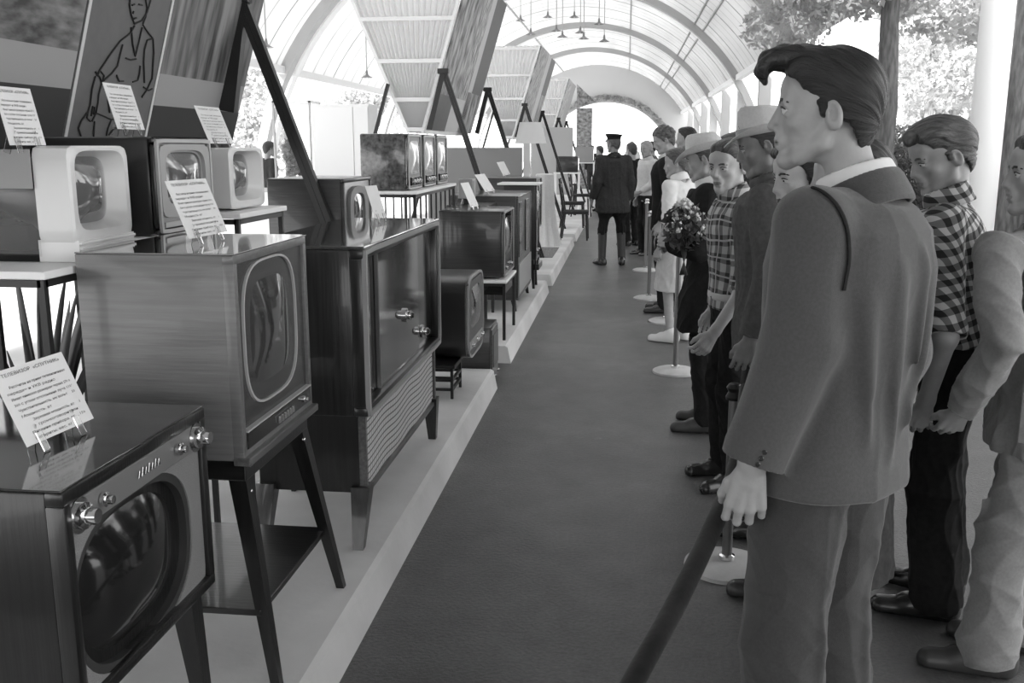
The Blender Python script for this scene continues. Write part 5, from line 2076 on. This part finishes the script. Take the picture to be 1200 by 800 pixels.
bl = [(wk / 2, .25, 1.15, wk * .35, .18, .26), (wk * .3, .3, 1.5, .15, .15, .2)]
o = leaf_mesh('potted_foliage', [(xa + a[0], YK + a[1], a[2], a[3], a[4], a[5]) for a in bl], 900, .05, M['leaf_mid'], None, 4)
tag(o, 'leafy plant standing inside the glass show case', 'plant')
t = thing('service_counter', 'long pale counter at the back left in front of the attendant', 'counter', (at(300, 200, Y=13).x, 13, 0))
MB().box(-.9, .8, 0, .5, 0, .95, .004).build('body', M['white_paint'], t)
MB().box(-.95, .85, -.04, .54, .95, .99, .004).build('counter_top', M['grey_paint'], t)

# --- spiky plant left behind the pale set
pp = at(48, 470, Y=2.95)
t = thing('potted_plant', 'spiky long-leaved plant in a white planter behind the sets at left', 'plant', (pp.x, 2.95, .13))
MB().lathe([(0, 0), (.13, 0), (.17, .40), (.155, .40), (.14, .36), (0, .36)], seg=32).build('planter', M['white_paint'], t, smooth=True)
b = MB()
rs = random.Random(12)
for i in range(26):
    a = rs.uniform(0, 6.28)
    L_ = rs.uniform(.45, .82)
    sp = rs.uniform(.12, .6)
    pts, rad = [], []
    for k in range(7):
        u = k / 6
        r = sp * L_ * u ** 1.4 * .8
        pts.append(Vector((math.cos(a) * (r + .03), math.sin(a) * (r + .03), .34 + L_ * u * (1 - .25 * sp * u))))
        rad.append((.022 * (1 - u) ** .6 + .002) * (.5 + u * 1.2 if u < .4 else 1))
    b.tube(pts, rad, 6, flat=(1, .25))
b.build('leaves', M['leaf_dark'], t, smooth=True)


# ------------------------------------------------------------------ information cards
def text_mesh(lines, w, h, m):
    """typewritten lines as one flat mesh, origin at the card's lower left"""
    parts = []
    n = len(lines)
    bm = bmesh.new()
    for i, (s, x, sz, al) in enumerate(lines):
        cu = bpy.data.curves.new('writing', 'FONT')
        cu.body = s
        cu.size = sz * h
        cu.resolution_u = 1
        cu.offset = .0004
        o = bpy.data.objects.new('writing', cu)
        COL.objects.link(o)
        dg = bpy.context.evaluated_depsgraph_get()
        me = bpy.data.meshes.new_from_object(o.evaluated_get(dg))
        xs = [v.co.x for v in me.vertices] or [0]
        wd = max(xs) - min(xs)
        lim = w * (.92 - x)
        k = min(1, lim / max(wd, 1e-4))
        ox = x * w if al == 'l' else (w - wd * k) / 2
        for v in me.vertices:
            v.co.x = ox + v.co.x * k
            v.co.y = v.co.y + h * (.90 - i * .078)
        bm.from_mesh(me)
        bpy.data.objects.remove(o)
        bpy.data.meshes.remove(me)
        bpy.data.curves.remove(cu)
    me = bpy.data.meshes.new('writing')
    bm.to_mesh(me)
    bm.free()
    me.materials.append(m)
    return me


LINES = [('ТЕЛЕВИЗОР  «СПУТНИК»', .1, .062, 'c'), ('', 0, .05, 'l'), ('Рассчитан на прием телевизионных', .12, .05, 'l'), ('передач и УКВ радио', .06, .05, 'l'), ('Имеет кинескоп размером экрана 270 х', .08, .05, 'l'), ('360 с углом отклонения луча 110°', .08, .05, 'l'),
         ('Чувствительность, мк вольт     50', .1, .05, 'l'), ('Мощность, вт', .1, .05, 'l'), ('Звуковая мощность, вт     1', .22, .05, 'l'), ('громкоговорители', .26, .05, 'l'), ('Питание прибора, вт    150', .14, .05, 'l'), ('Габариты, вес, кг', .14, .05, 'l')]
WR = text_mesh(LINES, 1.0, 1.3, M['ink'])


def card(label, bl_, br_, tl_, tr_, zs, detail=True, lean=None, Y=None, X=None, stand=True):
    """card propped on a clear foot; zs = height of what it stands on"""
    B0, B1 = at(*bl_, z=zs + .02), at(*br_, z=zs + .02)
    if Y is not None:
        B0, B1 = at(*bl_, Y=Y), at(*br_, Y=Y + .04)
        B1.z = B0.z
    if X is not None:
        B0, B1 = at(*bl_, X=X), at(*br_, X=X)
        B1.z = B0.z
    e = (B1 - B0)
    e.z = 0
    en = e.normalized()
    nh = Vector((en.y, -en.x, 0))
    best = None
    for th in range(0, 66, 3):
        n = nh * math.cos(R_(th)) + Vector((0, 0, 1)) * math.sin(R_(th))
        mid = (Vector(at(*tl_, plane=(tuple(n), tuple(B0)))) + Vector(at(*tr_, plane=(tuple(n), tuple(B0))))) / 2
        u = mid - (B0 + B1) / 2
        sc = abs(u.dot(en)) / u.length
        if best is None or sc < best[0]:
            best = (sc, n, u)
    sc, n, u = best
    if lean is not None:
        n = nh * math.cos(R_(lean)) + Vector((0, 0, 1)) * math.sin(R_(lean))
    w, h = e.length, max(u.length, .05)
    h = min(h, w * 1.75)
    up = n.cross(en).normalized()
    Mx = Matrix(((en.x, up.x, n.x, B0.x), (en.y, up.y, n.y, B0.y), (en.z, up.z, n.z, B0.z), (0, 0, 0, 1)))
    o = MB().box(0, w, 0, h, -.0015, 0).build('information_card', M['paper'])
    o.matrix_world = Mx
    tag(o, label, 'card')
    if detail:
        wo = bpy.data.objects.new('writing', WR)
        COL.objects.link(wo)
        wo.parent = o
        wo.location = (0, 0, .0008)
        wo.scale = (w, h / 1.3, 1)
    if stand:
        for x in (.2 * w, .75 * w):
            b = MB()
            b.bar((x, .02, .003), (x, -.02 / max(up.z, .3) * .98, .003), .018, .003, (0, 0, 1))
            b.bar((x, .04, -.003), (x, -.012, -.035), .018, .003, (1, 0, 0))
            b.build('clear_foot', M['clear'], o)
    print('card', label[:30], [round(v, 2) for v in (w, h, sc)])
    return o


card('large typewritten card in the lower left, leaning on the dark walnut television', (32, 524), (110, 490), (-8, 436), (68, 414), .96)
card('typewritten card standing on top of the large pale television', (222, 280), (267, 271), (193, 213), (243, 208), 1.31)
card('typewritten card at the top left edge, on the clear-cased television', (12, 170), (54, 168), (-6, 102), (30, 102), 1.60, X=-1.52)
card('typewritten card in front of the line-drawn poster, on the black television', (138, 151), (170, 154), (120, 97), (155, 100), 1.62, X=-1.60)
card('typewritten card on the small white television, under the drapery poster', (246, 168), (274, 168), (225, 124), (260, 126), 1.60, X=-1.50)
for lb, a_, b_, c_, d_, zq in (('narrow white card seen edge-on on the long console top', (440, 256), (453, 254), (429, 218), (439, 217), 1.232), ('white card on the glossy wooden table television, nearer of two in a row', (552, 243), (561, 241), (540, 215), (548, 213), 1.105),
                               ('white card on the tall radiogram, farther of two in a row', (569, 225), (580, 223), (557, 205), (567, 203), 1.152), ('small white card on the wide wooden set', (590, 206), (598, 204), (583, 190), (590, 189), 1.22)):
    card(lb, a_, b_, c_, d_, zq, detail=False)
pg = at(10, 198, Y=2.33)
o = MB().box(-.07, .06, -.004, 0, -.05, .05).build('price_tag', M['poster_light'], None, loc=(pg.x, 2.335, pg.z))
tag(o, 'grey paper tag stuck on the side of the clear-cased television', 'tag')
print('exhibits', round(time.time() - T0, 1))
# ------------------------------------------------------------------ barrier posts and rope
def stanchion(label, x, y, H=.92, gp=None, base='post_base', fin='chrome'):
    t = thing('barrier_post', label, 'barrier post', (x, y, 0), 0, gp)
    MB().lathe([(0, .034), (.05, .034), (.13, .026), (.158, .014), (.16, 0), (0, 0)], seg=40).build('base', M[base], t, smooth=True)
    MB().cyl((0, 0, .03), (0, 0, H - .04), .019, .019, 20).build('pole', M['post_metal'], t, auto=40)
    MB().lathe([(.03, 0), (.032, .01), (.022, .03), (.03, .045), (.02, .06), (0, .065)], c=(0, 0, H - .06), seg=20).build('finial', M[fin], t, smooth=True)
    MB().lathe([(.03, .0), (.03, .02), (.02, .025)], c=(0, 0, .03), seg=20).build('collar', M['chrome'], t, smooth=True)
    return t


for px, py, H, lb in ((851, 664, .72, 'barrier post with round pale base by the hand of the man in grey suit'), (791, 436, .92, 'barrier post before the feet of the visitor in black, second from the camera'),
                      (780, 377, .92, 'barrier post partly behind the woman in the pale skirt'), (760, 350, .92, 'slim barrier post standing clear in the aisle with round white base'), (756, 317, .92, 'farthest barrier post in the aisle, near the man in white shirt')):
    p = at(px, py, z=0)
    stanchion(lb, p.x, p.y, H, fin='black_metal' if H < .8 else 'chrome')
pts = [at(876, 455, Y=3.42), at(868, 520, Y=3.2), at(857, 568, Y=3.0), at(843, 600, Y=2.8), at(818, 655, Y=2.6), at(788, 715, Y=2.4), at(752, 780, Y=2.2), at(722, 840, Y=2.05)]
p = pts[-1]
pts += [Vector((p.x - .05, p.y - .2, p.z - .05)), Vector((p.x - .08, p.y - .5, p.z + .0)), Vector((-.12, .9, .55))]


def smooth_path(P, n=6):
    out = []
    for i in range(len(P) - 1):
        p0, p1, p2, p3 = P[max(i - 1, 0)], P[i], P[i + 1], P[min(i + 2, len(P) - 1)]
        for k in range(n):
            t = k / n
            out.append(.5 * ((2 * p1) + (p2 - p0) * t + (2 * p0 - 5 * p1 + 4 * p2 - p3) * t * t + (3 * p1 - p0 - 3 * p2 + p3) * t ** 3))
    out.append(P[-1])
    return out


o = MB().tube(smooth_path(pts), .029, 18).build('velvet_rope', M['velvet'], None, smooth=True)
tag(o, 'thick worn dark velvet barrier rope hanging down across the aisle floor', 'rope')
stanchion('barrier post carrying the near end of the velvet rope', -.12, .86, .60)

# ------------------------------------------------------------------ visitors
res0 = .0038
# tall man in grey suit
tallX, tallY = .445, 2.06
ew = at(940, 398, Y=1.92)
ww_ = at(882, 541, Y=1.90)
TR = 50
root, P, MH = person('tall dark-haired man in grey suit seen from behind, nearest the camera, looking left', tallX, tallY, TR, 1.765, head=(80 - TR, 2, 0), lean=(.02, -.02), headoff=(-.055, .022), res=res0,
    JW={'sh_l': at(953, 264, Y=1.92), 'el_l': ew, 'wr_l': ww_},
    J={'sh_r': (.172, -.012, 1.385), 'el_r': (.25, -.02, 1.12), 'wr_r': (.25, .04, .92)},
    top=dict(mat='suit_grey', hem=.865, ease=.036, flare=.012, slw=.010, lapel=True, wr=.0035, wf=11, ws=(1, 1, .35),
             folds=[((-.05, -.16, 1.35), (-.02, -.17, .95), .018, .022), ((.03, -.17, 1.38), (.05, -.18, 1.0), .016, .020), ((.10, -.15, 1.36), (.09, -.17, 1.05), .018, .024), ((-.12, -.13, 1.3), (-.10, -.16, .98), .020, .018), ((.14, -.10, 1.2), (.02, -.18, .98), .016, .016)]),
    bottom=dict(kind='trousers', mat='suit_trousers', w=1.14, cuff=.098, wr=.004, folds=[((-.1, -.12, .85), (-.12, -.1, .45), .02, .014), ((.05, -.13, .8), (.14, -.1, .6), .02, .016), ((.16, -.1, .62), (.06, -.12, .52), .02, .008)]),
    under=dict(mat='cloth_white', sleeve=0, collar='cloth_white'), hair=('slick', 'hair_black'), skin='skin', brow='hair_black', w=.99,
    hands={'l': dict(curl=(16, 48, 30), d=(-.02, .10, -1), n=(.85, .5, 0)), 'r': dict(curl=(20, 30, 20))})
# sleeve buttons
from mathutils.bvhtree import BVHTree
MW = Matrix.Translation((tallX, tallY, 0)) @ Matrix.Rotation(R_(TR), 4, 'Z')
jk = [o for o in root.children if o.name.startswith('jacket') and 'collar' not in o.name][0]
bv = BVHTree.FromPolygons([v.co[:] for v in jk.data.vertices], [p_.vertices[:] for p_ in jk.data.polygons])
MWi = MW.inverted()
oc = MWi @ Vector((0, 0, EYE))
for px, py in ((884, 551), (888, 544), (892, 537), (896, 530)):
    hit = bv.ray_cast(oc, (MWi @ at(px, py, Y=1.9) - oc).normalized())
    if hit[0] is not None:
        MB().lathe([(0, .003), (.004, .003), (.0052, .0015), (.0052, -.002), (0, -.002)], seg=14, M=hit[1].to_track_quat('Z', 'Y').to_matrix()).build('sleeve_button', M['gloss_black'], root, smooth=True).location = hit[0]

# camera strap lying over the shoulder and down the back
sp_ = []
for px, py in ((952, 221), (960, 224), (968, 229), (979, 240), (987, 254), (992, 270), (994, 288), (994, 306), (991, 324), (988, 340)):
    q = MWi @ at(px, py, Y=2.0)
    hit = bv.ray_cast(oc, (q - oc).normalized())
    if hit[0] is not None:
        sp_.append(hit[0] + hit[1] * .003)
if len(sp_) > 3:
    MB().tube(smooth_path(sp_, 3), .0045, 6, flat=(1.5, .6)).build('shoulder_strap', M['cloth_black'], root, smooth=True)

# woman behind him
person('woman with dark hair and pale face half hidden behind the grey suited man', .585, 3.15, 100, 1.605, head=(8, -8, 0), res=.006, fem=1, hair=('bob', 'hair_black'), skin='skin_pale', J={},
       top=dict(mat='cloth_dark', hem=.62, ease=.012, name='dress', flare=.03, open=.03), sleeve=.6, bottom=dict(kind='skirt', mat='cloth_dark', hem=.42), shoes='shoe_dark')
person('woman with long dark hair just visible behind the neck of the grey suited man', .625, 2.7, 75, 1.60, res=.008, fem=1, hair=('bob', 'hair_dark'), skin='skin', face=False,
       top=dict(mat='cloth_dark', hem=.75, ease=.012, name='blouse'), sleeve=.9, bottom=dict(kind='skirt', mat='cloth_dark', hem=.42), shoes='shoe_dark')
q = at(919, 178, Y=3.04)
wr_ = [o for o in COL.objects if o.get('label', '').startswith('woman with dark hair and pale face')][0]
b = MB().sphere((0, 0, 0), .011, 12).sphere((.004, 0, .014), .008, 12)
eo = b.build('ear_clip', M['cloth_white'], wr_, smooth=True)
eo.matrix_local = (Matrix.Translation(wr_.location) @ Matrix.Rotation(wr_.rotation_euler.z, 4, 'Z')).inverted() @ Matrix.Translation(q)
# man in light hat
person('man in light felt hat and dark jacket with open collar, looking down left', .585, 3.87, 75, 1.70, head=(8, -14, 0), lean=(0, .03), res=.006, hat=dict(kind='fedora', mat='hat_straw', band='hat_band', brim=.050, curl=.025, droop=.02, z=.048, tilt=3, rise=.108), hair=('short', 'hair_dark'), skin='skin_dark',
       top=dict(mat='cloth_mid', hem=.80, ease=.03, vneck=1.22, lapel=True), under=dict(mat='cloth_cream', collar='cloth_mid'), bottom=dict(kind='trousers', mat='cloth_dark'))
# boy in plaid shirt
bx, by = .51, 4.45
person('boy in short-sleeved plaid shirt and dark trousers, leaning forward to look along the row', bx, by, 100, 1.61, head=(40, -6, 0), lean=(.0, .03), res=.005, hair=('short', 'hair_dark'), skin='skin_pale', brow='hair_brown',
       JW={'el_l': at(868, 345, Y=4.25), 'wr_l': at(838, 388, Y=4.15)}, top=dict(mat='plaid', hem=.93, ease=.014, name='shirt', collar='plaid', wr=.003), sleeve=1.05,
       bottom=dict(kind='trousers', mat='cloth_black', waist=1.02, belt=1.0, beltmat='belt_light'), hands={'l': dict(curl=(35, 45, 30))}, feet={'l': -20, 'r': 0})
# visitor in black with wide pale hat and bouquet
cx_, cy_ = .475, 5.35
_, Pc, _ = person('visitor in a black coat and wide pale hat holding the bouquet', cx_, cy_, 80, 1.63, head=(-5, -12, 0), lean=(0, .03), res=.0065, hat=dict(kind='fedora', mat='hat_straw', band='hat_straw', brim=.065, curl=.03, droop=.02, z=.045, tilt=-4, rise=.10), hair=('short', 'hair_brown'), skin='skin',
       J={'el_l': (-.25, .06, 1.13), 'wr_l': (-.12, .22, 1.15), 'el_r': (.25, .05, 1.13), 'wr_r': (.12, .22, 1.12)},
       top=dict(mat='cloth_black', hem=.62, ease=.035, name='coat', flare=.03), under=dict(mat='cloth_white', collar='cloth_white'), bottom=dict(kind='trousers', mat='cloth_black'), shoes='shoe_dark')
# bouquet
q = at(803, 262, Y=5.1)
t = thing('bouquet', 'bunch of small mixed flowers held in front of the black coat', 'flowers', q)
b = MB()
rs = random.Random(8)
for i in range(70):
    a, e = rs.uniform(0, 6.28), rs.uniform(-.5, 1.5)
    r = rs.uniform(.06, .115)
    c = Vector((math.cos(a) * math.cos(e) * r, math.sin(a) * math.cos(e) * r * .8, math.sin(e) * r * 1.15))
    for k in range(5):
        b.sphere(c + Vector((rs.uniform(-.012, .012), rs.uniform(-.012, .012), rs.uniform(-.01, .01))), rs.uniform(.006, .011), 6)
b.build('blossoms', mat('petals', .35, .7, var=.5, vs=40, v2=.7), t)
leaf_mesh('leaves', [(0, 0, -.02, .12, .1, .13)], 420, .022, M['leaf_hedge'], t, 3)
b = MB()
for i in range(14):
    a = i * .45
    b.tube([(math.cos(a) * .05, math.sin(a) * .05, 0), (math.cos(a) * .012, math.sin(a) * .012, -.16), (math.cos(a) * -.02, math.sin(a) * -.02, -.27)], .003, 5)
b.build('stems', M['leaf_hedge'], t)

# woman in white blouse and pale skirt
person('short-haired woman in white blouse and pale skirt with her back half turned', .42, 7.85, 55, 1.565, head=(20, -5, 0), res=.008, fem=1, hair=('short', 'hair_brown'), skin='skin',
       top=dict(mat='cloth_white', hem=.95, ease=.018, name='blouse', collar='cloth_white'), sleeve=1.2, bottom=dict(kind='skirt', mat='cloth_cream', hem=.48, w=.22), shoes='shoe_white')
t = thing('handbag', 'dark handbag hanging at the side of the woman in white', 'bag', (at(775, 312, Y=8.1).x, 8.05, .60))
MB().box(-.06, .06, -.14, .14, 0, .22, .02).build('bag_body', M['cloth_black'], t, auto=30)
MB().tube([(0, -.09, .21), (0, -.07, .36), (0, 0, .42), (0, .07, .36), (0, .09, .21)], .007, 8).build('handle', M['cloth_black'], t, smooth=True)
# man with curly hair
person('man with wavy hair in dark jacket looking down, behind the woman in white', .39, 9.3, 85, 1.755, head=(10, -18, 0), lean=(0, .02), res=.0075, hair=('curly', 'hair_brown'), skin='skin',
       top=dict(mat='cloth_black', hem=.80, ease=.03, vneck=1.2, lapel=True), under=dict(mat='cloth_cream', collar='cloth_cream'), bottom=dict(kind='trousers', mat='cloth_black'))
person('dark-haired man mostly hidden behind the wavy-haired man', .62, 10.0, 80, 1.77, res=.01, hair=('short', 'hair_black'), skin='skin', face=False,
       top=dict(mat='cloth_dark', hem=.80, ease=.03), bottom=dict(kind='trousers', mat='cloth_black'))
person('visitor in grey flat cap between the two light hats', .68, 6.05, 85, 1.66, head=(0, -8, 0), res=.008, hat=dict(kind='flat', mat='cloth_mid'), hair=('short', 'hair_brown'), skin='skin',
       top=dict(mat='cloth_black', hem=.8, ease=.03), under=dict(mat='cloth_white', collar='cloth_white'), bottom=dict(kind='trousers', mat='cloth_black'))
# officer and those around him
person('man in peaked cap, dark tunic and tall boots, standing in the aisle seen from behind', -.175, 13.0, 18, 1.735, head=(30, 0, 0), res=.009, hat=dict(kind='peaked'), hair=('short', 'hair_brown'), skin='skin_dark', shoes='shoe_black', w=1.05,
       J={'an_l': (-.14, .0, .085), 'an_r': (.14, -.02, .085), 'kn_l': (-.13, .03, .5), 'kn_r': (.13, .02, .5), 'wr_l': (-.27, .06, .92)},
       top=dict(mat='cloth_dark', hem=.72, ease=.035, flare=.03, lapel=True, name='tunic', wr=.006), bottom=dict(kind='trousers', mat='cloth_black', w=1.0, knee=.066, cuff=.06, boots=.42), feet={'l': -15, 'r': 15})
person('person in black jacket walking just beyond the man in the peaked cap', .085, 15.6, 40, 1.64, res=.011, hair=('short', 'hair_dark'), skin='skin', face=False, top=dict(mat='cloth_black', hem=.75, ease=.03), bottom=dict(kind='trousers', mat='cloth_black'))
person('fair-haired man in pale shirt and black trousers, hands before him, beyond the slim barrier post', .30, 14.3, 120, 1.66, head=(20, -5, 0), res=.009, hair=('fair', 'hair_fair'), skin='skin',
       J={'el_l': (-.25, .04, 1.12), 'wr_l': (-.15, .2, 1.0)}, top=dict(mat='cloth_cream', hem=.93, ease=.028, name='shirt', collar='cloth_cream', wr=.006), sleeve=1.95, bottom=dict(kind='trousers', mat='cloth_black'))
# far people
for px, py, Y, rz, m1, hr, H, lb in ((704, 171, 24, 60, 'cloth_white', 'hair_dark', 1.60, 'distant person in white just left of the peaked cap'), (741, 165, 28, 30, 'cloth_white', 'hair_dark', 1.72, 'distant person in white seen above the shoulder of the man in peaked cap'),
                                     (313, 163, 14.9, -40, 'cloth_dark', 'hair_dark', 1.66, 'attendant in dark jacket and white shirt behind the counter at far left'), (694, 180, 33, 0, 'cloth_dark', 'hair_dark', 1.62, 'tiny distant figure in dark clothes near the banner'), (811, 146, 30, 90, 'cloth_mid', 'hair_dark', 1.66, 'distant visitor behind the pale hats by the right columns'),
                                     (765, 160, 19, 80, 'cloth_mid', 'hair_dark', 1.68, 'distant visitor behind the fair-haired man')):
    p = at(px, py, Y=Y)
    person(lb, p.x, Y, rz, H, res=.013, hair=('short', hr), skin='skin', face=False, top=dict(mat=m1, hem=.8, ease=.025, vneck=1.2 if 'attendant' in lb else None), under=dict(mat='cloth_white') if 'attendant' in lb else None, bottom=dict(kind='trousers', mat='cloth_dark'))
# man in gingham shirt
person('man in gingham check shirt and black trousers, head bowed to the left', 1.09, 3.25, 68, 1.665, head=(32, -18, 0), lean=(0, .06), res=.0055, hair=('wavy', 'hair_brown'), skin='skin', brow='hair_brown', w=1.02,
       JW={'el_l': at(1108, 395, Y=2.95), 'wr_l': at(1085, 470, Y=3.05)}, top=dict(mat='gingham', hem=1.0, ease=.018, name='shirt', collar='gingham', wr=.004), sleeve=1.0,
       bottom=dict(kind='trousers', mat='cloth_black', waist=1.08, w=1.08, cuff=.09), hands={'r': dict(curl=(20, 30, 20))})
# man at the right edge
rt, Pr, _ = person('man in loose light work jacket and trousers at the right edge of the picture', 1.23, 2.88, 80, 1.62, head=(5, 0, 0), lean=(0, .03), res=.0055, hair=('short', 'hair_dark'), skin='skin', w=1.02,
       JW={'sh_l': at(1165, 300, Y=2.72), 'el_l': at(1178, 400, Y=2.62), 'wr_l': at(1128, 478, Y=2.78)}, J={'an_l': (-.10, .10, .085), 'kn_l': (-.11, .09, .5)},
       top=dict(mat='light_suit', hem=.76, ease=.022, flare=.02, wr=.010, wf=15, lapel=True, elbow=[(.0, .018), (-.06, .016), (.06, .014), (-.11, .012), (.1, .01)]), bottom=dict(kind='trousers', mat='light_suit', w=1.06, cuff=.09, wr=.008), feet={'l': 0, 'r': 10}, shoes='shoe_dark')
MB().box(-.006, .006, -.085, .085, -.10, .10, .005).build('jacket_pocket', M['light_suit'], rt, auto=30).matrix_local = Matrix.Translation((-.225, .02, .87)) @ Matrix.Rotation(R_(0), 4, 'Z')
# keep every foot on the ground
print('all', round(time.time() - T0, 1))
